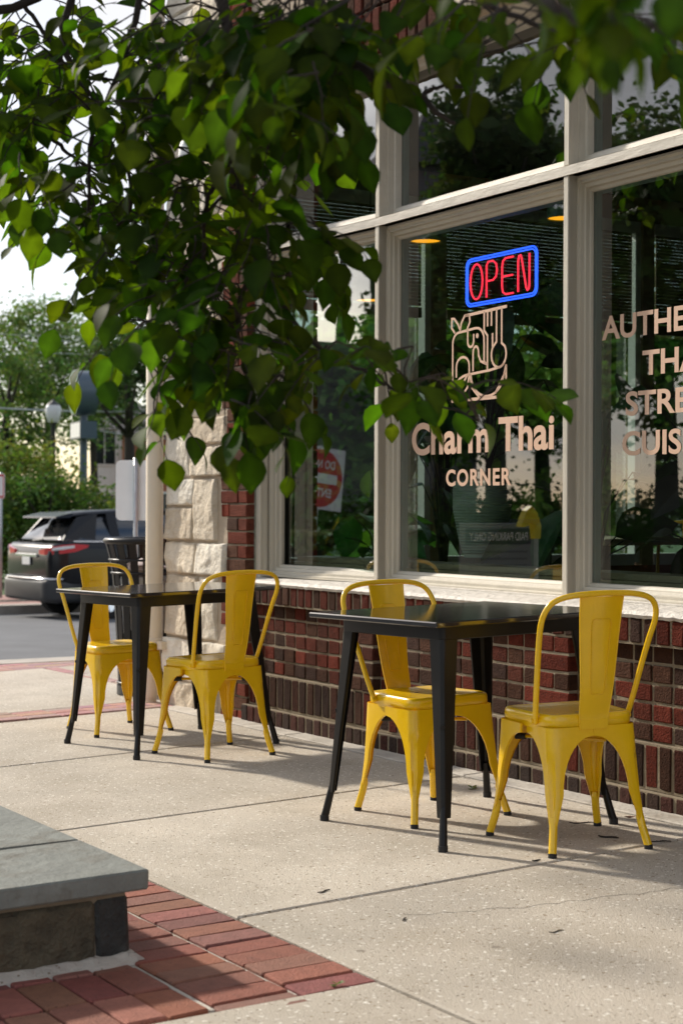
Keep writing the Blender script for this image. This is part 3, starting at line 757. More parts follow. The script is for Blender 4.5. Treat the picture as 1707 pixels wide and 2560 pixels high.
for i,k in enumerate(('1B','1A','2B','2A')):
    c=proto if i==0 else copy_tree(proto)
    c.matrix_world=onground(*CH[k]); tag(c,lab[k],'chair','yellow metal chairs at the pavement tables')
# chair inside the room, seen through the right pane
c=copy_tree(proto); ci=at(1700,1400,9.2); c.matrix_world=Matrix.Translation((ci.x,ci.y,.25))@Matrix.Rotation(2.6,4,'Z'); tag(c,'yellow metal chair inside the room behind the right hand window','chair')
del c['group']
# ================================================================== tables
def table():
    e=empty('cafe_table'); w,d,h=.4076,.3844,.7562; tw,td=.3757,.355
    m=MB(); m.cbox((-w,-d,h-.019),(w,d,h),.004); m.build('table_top',M['tabletop'],e)
    m=MB(); 
    ax,ay=w-.085,d-.085; z0,z1=h-.070,h-.0195
    r=.02; 
    def ring(k,z): 
        P=[]
        for cx,cy,s in ((ax-r,ay-r,0),(-ax+r,ay-r,90),(-ax+r,-ay+r,180),(ax-r,-ay+r,270)): P+=[(cx+(r+k)*math.cos(R(s+22.5*i)),cy+(r+k)*math.sin(R(s+22.5*i)),z) for i in range(5)]
        return P
    m.loft([ring(0,z1),ring(0,z0+.003),ring(-.003,z0),ring(-.012,z0),ring(-.012,z1)]); m.build('apron',M['black'],e,auto=40)
    for sx in(-1,1):
        for sy in(-1,1):
            m=MB(); rings=[]; ct=np.array([sx*(ax-.001),sy*(ay-.001)]); cb=np.array([sx*tw,sy*td])
            for z in (z0+.002,z0-.02,.55,.40,.30,.22,.16,.115,.105):
                t=(z0-z)/z0; c=ct+(cb-ct)*t; w_=.066-.040*t; r2=.014; fl=.004 if z<.62 else .0; P=[]
                P+=[(c[0]-sx*w_,c[1]-sy*.008),(c[0]-sx*w_,c[1]),(c[0]-sx*r2*1.4,c[1])]
                for q in(15,35,45,55,75):
                    a=R(q); rr=r2-(fl if q in(35,45,55) else 0); P.append((c[0]-sx*r2+sx*rr*math.sin(a),c[1]-sy*r2+sy*rr*math.cos(a)))
                P+=[(c[0],c[1]-sy*r2*1.4),(c[0],c[1]-sy*w_),(c[0]-sx*.008,c[1]-sy*w_)]
                rings.append([(x,y,z) for x,y in P])
            if sx*sy<0: rings=[q[::-1] for q in rings]
            m.loft(rings,closed=False); m.loft([[(x-sx*.0025,y-sy*.0025,z) for x,y,z in q][::-1] for q in rings],closed=False)
            t=(z0-.13)/z0; c=ct+(cb-ct)*t
            m.tube([(c[0]-sx*.014,c[1]-sy*.014,.14),(cb[0]-sx*.004,cb[1]-sy*.004,.03),(cb[0],cb[1],.014)],[.012,.0145,.0145],12)
            o=m.build('leg',M['black'],e,auto=38)
            m=MB(); m.tube([(cb[0],cb[1],.02),(cb[0],cb[1],0)],.0165,12); m.build('rubber_foot',M['rubber'],o,auto=40)
            m=MB(); t=(z0-.40)/z0; c=ct+(cb-ct)*t; m.tube([(c[0]-sx*.010,c[1]-sy*.010,.40),(c[0]-sx*.003,c[1]-sy*.003,.40)],.008,10); m.build('pressed_dimple',M['black'],o,auto=40)
    return e
t1=table(); t1.matrix_world=onground(.4256,6.0876,.5882); tag(t1,'square black metal cafe table nearer to the viewer, between two yellow chairs','table','black cafe tables')
t2=copy_tree(t1); t2.matrix_world=onground(-.8466,8.2385,.6108); tag(t2,'square black metal cafe table farther away, in front of the downpipe','table','black cafe tables')
# ================================================================== stone planter
def planter():
    e=empty('stone_planter',GT@GOF@Matrix.Translation((-.4786,4.3269,0))@Matrix.Rotation(YAW,4,'Z')); tag(e,'low stone planter wall with thick bluestone cap at the lower left corner','planter')
    z0,z1=.180,.2345; Lx,Ly=-3.2,-1.9     # local: x back along the wall is negative, y away from it is negative
    m=MB(); g=.004
    cuts=[-.465,-1.25,-2.05,-2.75,-3.2]
    for a,b in zip(cuts[:-1],cuts[1:]):
        m.cbox((b+g,-.40,z0),(a-g,0,z1+random.uniform(-.002,.002)),.005,jit=.002)
    m.cbox((-.46,-.88,z0),(0,0,z1),.005,jit=.002); m.cbox((-.46,Ly,z0),(0,-.887,z1),.005,jit=.002)
    m.cbox((Lx,Ly,z0),(Lx+.36,-.405,z1),.005,jit=.002); m.cbox((Lx+.37,Ly,z0),(-.47,Ly+.36,z1),.005,jit=.002)
    m.build('cap_stone',M['bluestone'],e)
    m=MB(); rnd=random.Random(3)
    def st(a,b,col): m.cbox(a,b,.012,col,jit=.006)
    # front face (towards the viewer) and window side
    st((-.30,-.13,-.02),(-.035,-.035,.168),(.05,.05,.045)); y=-.13
    cols=[(.115,.085,.05),(.13,.12,.10),(.10,.07,.05),(.14,.13,.11)]
    st((-.30,-.58,-.02),(-.035,-.132,.168),(.105,.088,.055)); st((-.30,-1.0,-.02),(-.035,-.584,.165),(.095,.088,.06)); st((-.30,-1.85,-.02),(-.035,-1.01,.165),(.10,.08,.06))
    x=-.08
    while x>-3.1:
        n=x-rnd.uniform(.25,.45); st((n,-.2,-.02),(x-.008,-.035,.165),rnd.choice(cols)); x=n
    st((-3.15,-1.85,-.02),(-3.0,-.21,.165),(.12,.11,.1)); st((-2.99,-1.85,-.02),(-.31,-1.7,.165),(.12,.11,.1))
    m.build('stone_body',M['fieldstone'],e)
    m=MB(); m.box((-.31,-1.84,.02),(-.045,-.05,.179)); m.box((-3.13,-.19,.02),(-.05,-.045,.179)); m.build('mortar_core',M['mortar'],e)
    m=MB(); xs=np.arange(-1.86,.0,.02)
    rings=[]
    for y in np.arange(-1.86,-.02,.03):
        w_=.028+.010*noise.noise(Vector((y*12,0,0))); hh=.012+.006*noise.noise(Vector((y*25,3,0)))
        rings.append([(-.05,y,-.01),(-.05,y,hh+.012),(-.03,y,hh+.008),(-.035+w_,y,hh*.4),(-.030+w_,y,-.01)])
    m.loft(rings,cap0=True,cap1=True)
    rings=[]
    for x in np.arange(-.02,-3.1,-.03):
        w_=.028+.010*noise.noise(Vector((x*12,5,0))); hh=.012+.006*noise.noise(Vector((x*25,3,0)))
        rings.append([(x,-.05,-.01),(x,-.05,hh+.012),(x,-.03,hh+.008),(x,-.035+w_,hh*.4),(x,-.030+w_,-.01)])
    m.loft(rings,cap0=True,cap1=True)
    m.build('mortar_bead',M['concrete2'],e)
    m=MB(); m.box((-3.0,-1.7,.0),(-.3,-.2,.14)); m.build('soil',M['earth'],e)
planter()
# ================================================================== litter bin
def bin_():
    p=GT@Vector((-1.19,10.46,0)); e=empty('litter_bin',Matrix.Translation((p.x,p.y,gz(p.x,p.y)))); tag(e,'black slatted steel litter bin with a flared rim, behind the downpipe','litter bin')
    m=MB(); n=20
    for k in range(n):
        a=2*math.pi*k/n; c,s=math.cos(a),math.sin(a); w_=.024
        def pt(r,z,t): return (r*c-t*s,r*s+t*c,z)
        prof=[(.20,.06),(.205,.20),(.215,.40),(.228,.60),(.24,.74),(.262,.85),(.285,.93)]
        rings=[[pt(r,z,-w_),pt(r,z,w_),pt(r-.006,z,w_),pt(r-.006,z,-w_)] for r,z in prof]
        m.loft(rings)
    m.build('slats',M['black'],e)
    m=MB(); m.tube([(.275*math.cos(2*math.pi*k/40),.275*math.sin(2*math.pi*k/40),.935) for k in range(40)],.02,10,closed=True); m.build('rim',M['black'],e,smooth=True)
    m=MB()
    for z,r in((.07,.203),(.74,.242),(.82,.255)): m.tube([(r*math.cos(2*math.pi*k/40),r*math.sin(2*math.pi*k/40),z) for k in range(40)],.008,6,closed=True)
    m.build('hoops',M['black'],e,smooth=True)
    m=MB(); m.lathe([(.0,.10),(.165,.10),(.18,.68),(.185,.70),(.175,.70),(.172,.66),(0,.64)],24,cap0=False,cap1=False); m.lathe([(.21,.0),(.21,.055),(.1,.06)],24); m.build('liner',M['plastic'],e,auto=40)
    m=MB()
    rings=[]
    for i,(r,z) in enumerate([(.186,.715),(.192,.70),(.196,.60),(.19,.48),(.186,.40)]):
        rings.append([((r+.006*noise.noise(Vector((k*.9,z*9,0))))*math.cos(2*math.pi*k/36),(r+.006*noise.noise(Vector((k*.9,z*9,0))))*math.sin(2*math.pi*k/36),z-(0 if i<3 else .10*abs(noise.noise(Vector((k*.6,1,0)))))) for k in range(36)])
    m.loft(rings); m.build('bag_edge',mat('bag',(.62,.62,.60),.5),e,smooth=True)
bin_()
def litter():
    m=MB(); rnd=random.Random(2)
    rings=[]
    for i in range(9):
        t=i/8; z=.70+.11*math.sin(t*math.pi)*.0+.02+.11*t; r=.12*math.sin(math.pi*(t*.9+.05))
        rings.append([(r*math.cos(2*math.pi*k/14)*(1+.35*noise.noise(Vector((k*.8,t*5,1)))),r*math.sin(2*math.pi*k/14)*(1+.35*noise.noise(Vector((k*.8,t*5,1)))),z) for k in range(14)])
    m.loft(rings,cap0=True,cap1=True); o=m.build('crumpled_wrapper',mat('wrapper',(.6,.5,.46),.6,var=.2),None); b=bpy.data.objects['litter_bin']
    o.matrix_world=b.matrix_world@Matrix.Translation((-.03,-.06,0)); tag(o,'crumpled pale paper wrapper lying inside the litter bin','litter')
litter()
# ================================================================== security camera on the stone
def seccam():
    e=empty('security_camera',MFAC@Matrix.Translation((-.335,-.16,3.06))); tag(e,'white dome security camera bracketed high on the stone wall','security camera')
    m=MB(); m.tube([(0,.16,.12),(0,.04,.12),(0,0,.10)],.022,12); m.cbox((-.05,.12,.05),(.05,.16,.17),.006); m.build('bracket',M['white'],e,auto=40)
    m=MB(); m.lathe([(.02,.10),(.06,.095),(.072,.07),(.075,.01),(.070,-.015),(.055,-.02)],24); m.build('housing',M['white'],e,auto=40)
    m=MB(); m.lathe([(.050,-.018),(.048,-.04),(.036,-.062),(.015,-.072),(.001,-.074)],24); m.build('dome_lens',M['carglass'],e,smooth=True)
    m=MB(); m.cbox((.055,-.03,-.06),(.085,.03,.03),.008); m.build('side_pod',M['white'],e)
seccam()
def cable():
    m=MB(); P=[(-.40,-.03,3.06),(-.47,-.04,3.0),(-.56,-.04,2.93),(-.66,-.035,2.88),(-.74,-.035,2.85),(-.80,-.03,2.87)]
    m.tube(P,.009,8); o=m.build('camera_cable',M['rubber'],None,smooth=True); o.matrix_world=MFAC; tag(o,'black cable sagging across the stone wall below the security camera','cable')
cable()
# ================================================================== fallen twigs, leaf, weed on the pavement
def debris():
    rnd=random.Random(9)
    def twig(u,v,L_,ang,name,label,r=.0022,col='bark'):
        d=MG_@np.array([(u-W_PX/2)/F_PX,1,-(v-H_PX/2)/F_PX]); t=-EYE/d[2]; p=CAM+d*t
        m=MB(); P=[]; 
        for i in range(6):
            s=i/5-.5; P.append((s*L_,.18*L_*math.sin(s*5)+rnd.uniform(-.002,.002),r+.002*abs(s)))
        m.tube(P,[r*.7]+[r]*4+[r*.5],6)
        if L_>.05: m.tube([P[3],(P[3][0]+L_*.1,P[3][1]+L_*.2,r)],r*.6,5)
        o=m.build(name,M[col],None); o.matrix_world=onground(p[0],p[1],ang); tag(o,label,'twig'); return o
    twig(1520,2095,.075,-.9,'fallen_twig','thickest dark forked twig on the pavement under the nearest chair',.0035)
    twig(1455,2058,.09,-.3,'fallen_twig','thin twig lying between the feet of the nearest chair',.0018)
    twig(1640,2105,.09,-.4,'fallen_twig','thin dark twig beside the rightmost chair foot',.0022)
    twig(810,2230,.05,.5,'fallen_twig','small bent twig alone on the slab left of centre',.0022)
    twig(1340,2153,.03,.1,'fallen_twig','short dark twig lying on the joint line behind the nearest chair foot',.0025)
    twig(1010,2300,.03,.9,'fallen_twig','tiny brown bud scale on the slab near the brick strip corner',.0022)
    twig(1390,2330,.045,.2,'fallen_twig','thin pale twig on the big front slab at the lower right',.0016)
    # a hairline crack across one slab
    m=MB(); p=[]; x,y=.15,4.75
    for i in range(26): p.append((x,y)); x+=.035+rnd.uniform(-.008,.008); y+=.012+rnd.uniform(-.022,.022)
    for (x0,y0),(x1,y1) in zip(p[:-1],p[1:]):
        w_=.0010+.0008*rnd.random(); m.add([(x0,y0-w_,.0006),(x1,y1-w_,.0006),(x1,y1+w_,.0006),(x0,y0+w_,.0006)],[(0,1,2,3)])
    o=m.build('pavement_crack',M['joint'],None); o.matrix_world=GT; tag(o,kind='structure')
    # green sprigs
    def sprig(u,v,label,n=7,sz=.02):
        d=MG_@np.array([(u-W_PX/2)/F_PX,1,-(v-H_PX/2)/F_PX]); t=-EYE/d[2]; p=CAM+d*t; m=MB()
        for i in range(n):
            a=rnd.uniform(0,6.28); l=rnd.uniform(.5,1)*sz; z=rnd.uniform(.002,.012); c=(.12*rnd.uniform(.7,1.3),.17,.05); x,y=math.cos(a)*l,math.sin(a)*l; px,py=-y*.3,x*.3
            m.add([(0,0,.002),(x*.5+px,y*.5+py,z),(x,y,z*1.3),(x*.5-px,y*.5-py,z)],[(0,1,2,3)],c)
        o=m.build('green_sprig',M['leafin'],None); o.matrix_world=onground(p[0],p[1]); tag(o,label,'weed')
    sprig(1182,1973,'small green leafy sprig on the pavement near the table leg',10,.035)
    sprig(843,2464,'tiny green weed at the edge of the brick paving',9,.022)
    m=MB(); m.loft([[(.02*math.cos(a)*k,.012*math.sin(a)*k,.002+.006*(k)) for a in np.linspace(0,6,12)] for k in(.1,.6,1)]); d=MG_@np.array([(1573-W_PX/2)/F_PX,1,-(2047-H_PX/2)/F_PX]); t=-EYE/d[2]; p=CAM+d*t
    o=m.build('dry_leaf',mat('dryleaf',(.16,.06,.03),.7),None); o.matrix_world=onground(p[0],p[1]); tag(o,'curled brown dry leaf on the pavement by the wall','leaf')
debris()
# ================================================================== black SUV on the side street
def suv():
    h=np.array([.839,.545]); l=np.array([-.545,.839]); rr=np.array([-4.46,26.3]); c=rr+h*2.39+l*.965
    e=empty('parked_suv',Matrix.Translation((c[0],c[1],-.61))@Matrix.Rotation(math.atan2(h[1],h[0]),4,'Z')); tag(e,'black sport utility vehicle on the side street with a slim red tail light','car')
    def ring(x,hw,z0,z1,r=.12,top=None,n=5):
        """rounded body section; returns points around in the YZ plane"""
        P=[]; tw=hw if top is None else top
        for (cy,cz,s,rad) in ((tw-r,z1-r,0,r),(-(tw-r),z1-r,90,r),(-(hw-.08),z0+.08,180,.08),((hw-.08),z0+.08,270,.08)):
            P+=[(x,cy+rad*math.cos(R(s+90*k/n)),cz+rad*math.sin(R(s+90*k/n))) for k in range(n+1)]
        return P
    m=MB()
    S=[(-2.39,.78,.60,1.02),(-2.37,.86,.58,1.12),(-2.30,.93,.57,1.20),(-2.05,.965,.52,1.235),(-1.2,.97,.40,1.225),(0,.965,.34,1.19),(1.0,.96,.34,1.15),(1.5,.95,.38,1.10),(2.0,.93,.40,1.03),(2.25,.88,.42,.96),(2.38,.74,.48,.86)]
    m.loft([ring(*s) for s in S],cap0=True,cap1=True); m.build('body',M['carpaint'],e,smooth=True)
    m=MB()
    G=[(-2.22,.78,1.18,1.215,.03,.78),(-2.12,.82,1.18,1.32,.05,.76),(-1.85,.86,1.17,1.55,.08,.66),(-1.70,.87,1.16,1.64,.10,.63),(-1.1,.885,1.15,1.70,.12,.62),(-.3,.885,1.14,1.72,.12,.62),(.35,.885,1.12,1.69,.12,.60),(.9,.87,1.10,1.52,.10,.60),(1.25,.84,1.08,1.32,.06,.62),(1.5,.80,1.06,1.13,.03,.7)]
    m.loft([ring(*s) for s in G],cap0=True,cap1=True); m.build('greenhouse',M['carglass'],e,auto=60)
    m=MB(); rf=[(-1.98,.63,1.625,1.665),(-1.7,.66,1.66,1.70),(-1.1,.66,1.69,1.735),(-.3,.65,1.71,1.75),(.3,.63,1.68,1.72),(.55,.62,1.60,1.66)]
    m.loft([ring(x,hw,z0,z1,.02) if False else [(x,hw,z0),(x,hw-.04,z1),(x,-hw+.04,z1),(x,-hw,z0)] for x,hw,z0,z1 in rf],cap0=True,cap1=True); m.build('roof',M['carpaint'],e,auto=50)
    m=MB(); m.loft([[(-2.20,.66,1.60),(-2.20,-.66,1.60),(-2.19,-.66,1.625),(-2.19,.66,1.625)],[(-1.95,.68,1.61),(-1.95,-.68,1.61),(-1.9,-.66,1.69),(-1.9,.66,1.69)]],cap0=True,cap1=True); m.build('rear_spoiler',M['carpaint'],e)
    # pillars
    for s in(-1,1):
        for xa,xb in((-.42,-.34),(-1.32,-1.16),(.62,.72)):
            m=MB(); m.add([(xa,s*.893,1.14),(xb,s*.893,1.14),(xb-.03,s*.655,1.70),(xa-.03,s*.655,1.70),(xa,s*.87,1.14),(xb,s*.87,1.14),(xb-.03,s*.63,1.70),(xa-.03,s*.63,1.70)],[(0,1,2,3),(7,6,5,4),(0,4,5,1),(1,5,6,2),(2,6,7,3),(3,7,4,0)]); m.build('pillar',M['carpaint'],e)
        m=MB(); m.add([(-2.18,s*.83,1.22),(-1.62,s*.875,1.22),(-1.5,s*.67,1.68),(-1.85,s*.68,1.62),(-2.18,s*.78,1.22),(-1.62,s*.83,1.22),(-1.5,s*.62,1.68),(-1.85,s*.62,1.62)],[(0,1,2,3),(7,6,5,4),(0,4,5,1),(1,5,6,2),(2,6,7,3),(3,7,4,0)]); m.build('pillar',M['carpaint'],e)
    m=MB(); m.tube([(-2.0,-.90,1.235),(-1.2,-.905,1.225),(0,-.9,1.19),(.9,-.885,1.15)],.012,6); m.tube([(-2.0,.90,1.235),(-1.2,.905,1.225),(0,.9,1.19),(.9,.885,1.15)],.012,6); m.build('belt_trim',M['chrome'],e)
    m=MB(); m.loft([ring(x,hw,z0,z1,.06) for x,hw,z0,z1 in ((-2.46,.72,.34,.60),(-2.43,.86,.31,.64),(-2.3,.955,.28,.64),(-1.9,.975,.28,.60))],cap0=True,cap1=True); m.build('rear_bumper',M['plastic'],e,smooth=True)
    m=MB(); m.tube([(-2.20,-.955,.655),(-2.38,-.90,.655),(-2.44,-.7,.655),(-2.455,0,.655),(-2.44,.7,.655),(-2.38,.90,.655),(-2.2,.955,.655)],.018,8); m.build('bumper_trim',M['chrome'],e,smooth=True)
    for s in(-1,1):
        m=MB(); P=[]
        for x,y,zc,hh in((-2.405,.50*s,1.07,.03),(-2.40,.70*s,1.08,.05),(-2.345,.89*s,1.10,.06),(-2.2,.965*s,1.12,.065),(-2.0,.985*s,1.14,.06),(-1.80,.985*s,1.165,.02)):
            P.append([(x,y,zc-hh),(x,y,zc+hh),(x+.04,y-.04*s,zc+hh),(x+.04,y-.04*s,zc-hh)])
        m.loft(P,cap0=True,cap1=True); o=m.build('tail_light',M['redlens'],e,smooth=False)
        m=MB(); P=[]
        for x,y,zc,hh in((-2.352,.895*s,1.12,.022),(-2.21,.975*s,1.14,.024),(-2.02,.992*s,1.16,.020)):
            P.append([(x-.006,y,zc-hh),(x-.006,y,zc+hh),(x+.04,y-.04*s,zc+hh),(x+.04,y-.04*s,zc-hh)])
        m.loft(P,cap0=True,cap1=True); m.build('clear_lens',M['white'],o)
    m=MB(); m.cbox((-2.418,-.155,.86),(-2.40,.155,1.00),.006); m.build('number_plate',M['signwhite'],e)
    m=MB(); m.cbox((-2.42,-.42,.985),(-2.395,.42,1.035),.006); m.build('tailgate_trim',M['chrome'],e)
    m=MB(); m.tube([(-2.30,0,1.24),(-2.31,-.25,1.26),(-2.32,-.45,1.27)],.014,6); m.build('rear_wiper',M['plastic'],e)
    for x in(-1.44,1.41):
        for s in(-1,1):
            w=empty('wheel',Matrix.Translation((x,s*.84,.37))@Matrix.Rotation(R(90)*(-s),4,'X'),None); w.parent=e; w.matrix_local=Matrix.Translation((x,s*.84,.37))@Matrix.Rotation(-s*R(90),4,'X')
            m=MB(); m.lathe([(.25,-.11),(.34,-.12),(.37,-.09),(.372,.09),(.34,.12),(.25,.115)],36,cap0=False,cap1=False); m.build('tyre',M['tyre'],w,auto=40)
            m=MB(); m.lathe([(.255,.10),(.245,.06),(.05,.04),(.04,.08),(.0,.085)],36,cap0=False); 
            for k in range(10):
                a=2*math.pi*k/10; c_,s_=math.cos(a),math.sin(a); m.add([(c_*r-s_*t,s_*r+c_*t,z) for r,t,z in((.05,-.018,.085),(.25,-.024,.105),(.25,.024,.105),(.05,.018,.085))],[(0,1,2,3)])
            m.build('rim',M['chrome'],w,auto=40)
suv()
# ================================================================== street furniture across the road
def lamp():
    p=at(133,1271,40); e=empty('street_lamp',Matrix.Translation((p.x,p.y,-.47))); tag(e,'tall dark street lamp with a frosted acorn globe, left of the round pole sign','street lamp')
    top=EYE+(1271-1010)/4262*40+.47
    m=MB(); m.lathe([(.16,0),(.16,.15),(.11,.25),(.09,.5),(.062,.6),(.055,top-.55),(.08,top-.50),(.10,top-.46)],16); m.build('post',M['plastic'],e,auto=40)
    m=MB(); m.lathe([(.10,top-.46),(.13,top-.44),(.175,top-.28),(.185,top-.12),(.15,top-.05)],20); m.build('globe',M['globe'],e,smooth=True)
    m=MB(); m.lathe([(.16,top-.05),(.12,top-.01),(.05,top+.03),(.02,top+.08),(0,top+.09)],20); m.build('cap',M['plastic'],e,auto=40)
    m=MB(); zc=EYE+(1271-1147)/4262*40+.47; m.lathe([(.059,zc-.035),(.060,zc+.035)],16); m.build('yellow_band',mat('yb',(.6,.4,.03),.5),e)
lamp()
def pylon():
    p=at(209,1271,44); e=empty('pole_sign',Matrix.Translation((p.x,p.y,-.6))@Matrix.Scale(1,4)); tag(e,'round drum shaped pole sign with a white and green face above a box sign','sign')
    k=4262/44; zc=EYE+(1271-985)/k+.6
    m=MB(); m.tube([(0,0,0),(0,0,zc)],.10,12); m.build('pole',M['signdark'],e)
    th=R(68)     # face normal turned away from the viewer
    n=Vector((-math.sin(th),-math.cos(th),0)); a=Vector((n.y,-n.x,0)); r=.5500
    def disc(m,r0,r1,y0,y1,mt):
        pass
    def ringp(r,off): return [tuple(Vector((0,0,zc))+n*off+a*(r*math.cos(2*math.pi*q/40))+Vector((0,0,r*math.sin(2*math.pi*q/40)))) for q in range(40)]
    m=MB(); m.loft([ringp(.5427,.2640),ringp(.5720,.2640),ringp(.5720,-.2640),ringp(.5427,-.2640)],cap1=True); m.build('drum',M['signdark'],e,auto=40)
    m=MB(); m.loft([ringp(.5390,.2493),ringp(.5390,.2677),ringp(.4107,.2691)]); m.build('face_ring',M['signgreen'],e)
    m=MB(); m.loft([ringp(.4107,.2684),ringp(.3667,.2713),ringp(.0147,.2713)],cap1=True); m.build('face_disc',M['signwhite'],e)
    m=MB()
    for q in range(9):
        xx=-.2640+q*.0660; hh=math.sqrt(max(0,.3080**2-xx*xx)); 
        P=[Vector((0,0,zc))+n*.2743+a*(xx+.0147*math.sin(z*9))+Vector((0,0,z)) for z in np.linspace(-hh,hh*(.1467 if abs(xx)<.0880 else .5867),8)]
        m.tube(P,.0103,5)
    m.build('face_lines',M['signgreen'],e)
    z=EYE+(1271-1062)/k+.4400; m=MB(); P=[Vector((0,0,z))+n*o_+a*s_+Vector((0,0,t)) for t in(-.2347,.2053) for o_,s_ in((.2200,-.5500),(.2200,.5500),(-.2200,.5500),(-.2200,-.5500))]
    m.add([tuple(p_) for p_ in P],[(0,3,2,1),(4,5,6,7),(0,1,5,4),(1,2,6,5),(2,3,7,6),(3,0,4,7)]); m.build('box_sign',M['signdark'],e)
    m=MB(); P=[Vector((0,0,z))+n*.2229+a*s_+Vector((0,0,t)) for t,s_ in((-.1980,-.5133),(-.1980,.5133),(.1687,.5133),(.1687,-.5133))]; m.add([tuple(p_) for p_ in P],[(0,1,2,3)]); m.add([tuple(p_-n*.0073) for p_ in P],[(3,2,1,0)])
    m.build('box_face',M['signwhite'],e)
pylon()
def post_sign(u,vt,vb,D,w,h,name,label,cat,red=False,du=0,zb=None,r=.018,thick=.003):
    p=at(u,1271,D); zt=EYE+(1271-vt)/4262*D; z0=EYE+(1271-vb)/4262*D; zg=zb if zb is not None else gz(p.x,p.y)
    e=empty(name,Matrix.Translation((p.x,p.y,zg))@Matrix.Rotation(R(-4),4,'Z')); tag(e,label,cat)
    m=MB(); m.tube([(0,0,-.1),(0,0,zt-zg+.02)],r,12); m.build('post',M['galv'],e,smooth=True)
    m=MB(); q=.04; a,b=-w/2+du,w/2+du; c,d=z0-zg,zt-zg; P=[]
    for cx,cz,s in((b-q,d-q,0),(a+q,d-q,90),(a+q,c+q,180),(b-q,c+q,270)): P+=[(cx+q*math.cos(R(s+18*k)),cz+q*math.sin(R(s+18*k))) for k in range(6)]
    n=len(P); yy=r+.004
    m.add([(x,yy,z) for x,z in P]+[(x,yy+thick,z) for x,z in P],[tuple(range(n)),tuple(range(n,2*n))[::-1]]+[(k,n+k,n+(k+1)%n,(k+1)%n) for k in range(n)])
    o=m.build('panel',mat('sheet_aluminium',(.84,.93,.96),.5,var=.05,vscale=3) if not red else M['signwhite'],e)
    if red:
        o.location=(0,-2*r-.012,0); m=MB(); t=.035
        for x0,x1,z0_,z1_ in((a+.015,b-.015,d-.05,d-.015),(a+.015,b-.015,c+.015,c+.05),(a+.015,a+.03,c+.05,d-.05),(b-.03,b-.015,c+.05,d-.05)): m.box((x0,-r-.010,z0_),(x1,-r-.0085,z1_))
        m.build('red_border',M['signred'],e)
post_sign(340,1152,1303,12.75,.312,.452,'road_sign','blank grey back of a road sign on a thin post, left of the downpipe','sign')
post_sign(3,1187,1250,30.5,.30,.45,'parking_sign','white parking sign with red edging at the far left edge','sign',red=True,zb=-.47,r=.03,du=-.07)
def cables():
    for i,(v,D,u0,u1,r,lb) in enumerate(((1006,50,-200,700,.032,'thick grey overhead cable passing the top of the street lamp'),(1077,55,250,700,.022,'overhead cable at the height of the box sign'),(822,55,-200,700,.014,'topmost of the thin wires in front of the trees'),(832,55,-200,700,.014,'second thin wire in front of the trees'),(864,55,-200,700,.014,'lowest of the thin wires in front of the trees'))):
        a=at(u0,v,D); b=at(u1,v+4,D); m=MB(); m.tube([a+(b-a)*t-Vector((0,0,.25*math.sin(math.pi*t))) for t in np.linspace(0,1,12)],r,6)
        o=m.build('overhead_cable',M['galv'],None,smooth=True); tag(o,lb,'cable','overhead cables')
cables()
# ================================================================== far houses
def house(u0,u1,vt,D,wallm,label,name,roofh=1.6,depth=7,wins=3,vb=None):
    a=at(u0,1271,D); b=at(u1,1271,D); w=b.x-a.x; zt=EYE+(1271-vt)/4262*D; e=empty(name,Matrix.Translation((a.x,a.y,-.9))); tag(e,label,'house'); H=zt+.9-roofh
    m=MB(); m.box((0,0,-.4),(w,depth,H)); m.build('wall',wallm,e)
    m=MB(); m.add([(-.25,-.25,H+.003),(w+.25,-.25,H+.003),(w+.25,depth+.25,H+.003),(-.25,depth+.25,H+.003),(-.25,depth/2,H+roofh),(w+.25,depth/2,H+roofh)],[(0,1,5,4),(2,3,4,5),(0,4,3),(1,2,5),(0,3,2,1)]); rf=m.build('roof',M['roofs'],e)
    m=MB(); m.box((w*.3,depth*.4,H+roofh*.5),(w*.3+.6,depth*.4+.6,H+roofh+.9)); m.box((w*.3-.06,depth*.4-.06,H+roofh+.903),(w*.3+.66,depth*.4+.66,H+roofh+1.0)); m.build('chimney',wallm,rf)
    for f in range(2 if H>4 else 1):
        for k in range(wins):
            x=w*(k+.5)/wins-.45; z=1.2+f*2.7
            if z+1.4>H: continue
            m=MB(); m.box((x-.08,-.05,z-.08),(x+.98,-.004,z+1.48)); wo=m.build('window',M['white'],e)
            m=MB(); m.box((x,-.06,z),(x+.43,-.054,z+1.4)); m.box((x+.47,-.06,z),(x+.9,-.054,z+1.4)); m.build('pane',M['carglass'],wo)
    return e
house(305,640,1000,66,M['farbrick'],'red brick house with white windows behind the trees, right of the pole sign','brick_house',1.4,8,4)
house(226,298,1005,72,M['white'],'small white gabled house behind the pole sign','white_house',1.2,6,1)
house(-300,-40,1060,70,M['farbrick'],'brick house beyond the hedge at the far left edge','brick_house',1.4,8,3)
# ================================================================== foliage
def leaf_mesh(m, M4, ln, wd, col, fold=.25, curl=.25, detail=True):
    T=[0,.12,.3,.5,.7,.87,1.0]; W_=[.02,.25,.44,.5,.38,.17,.0] if detail else None
    if not detail: T=[0,.35,.7,1.0]; W_=[.02,.46,.38,0]
    V=[]; 
    for t,w_ in zip(T,W_):
        z=-curl*ln*t*t; x=t*ln
        V+= [(x,0,z),(x,w_*wd,z+fold*w_*wd),(x,-w_*wd,z+fold*w_*wd)]
    Fs=[]
    for i in range(len(T)-1):
        a=3*i; b=a+3
        Fs+= [(a,b,b+1,a+1),(a,a+2,b+2,b)]
    k0=len(m.c); m.add([tuple(M4@Vector(p)) for p in V],Fs,col)
    if detail:
        for i in range(len(T)):
            m.c[k0+3*i]=tuple(c*1.45 for c in col); j=.80 if i%2 else 1.05
            m.c[k0+3*i+1]=tuple(c*j for c in col); m.c[k0+3*i+2]=tuple(c*j for c in col)
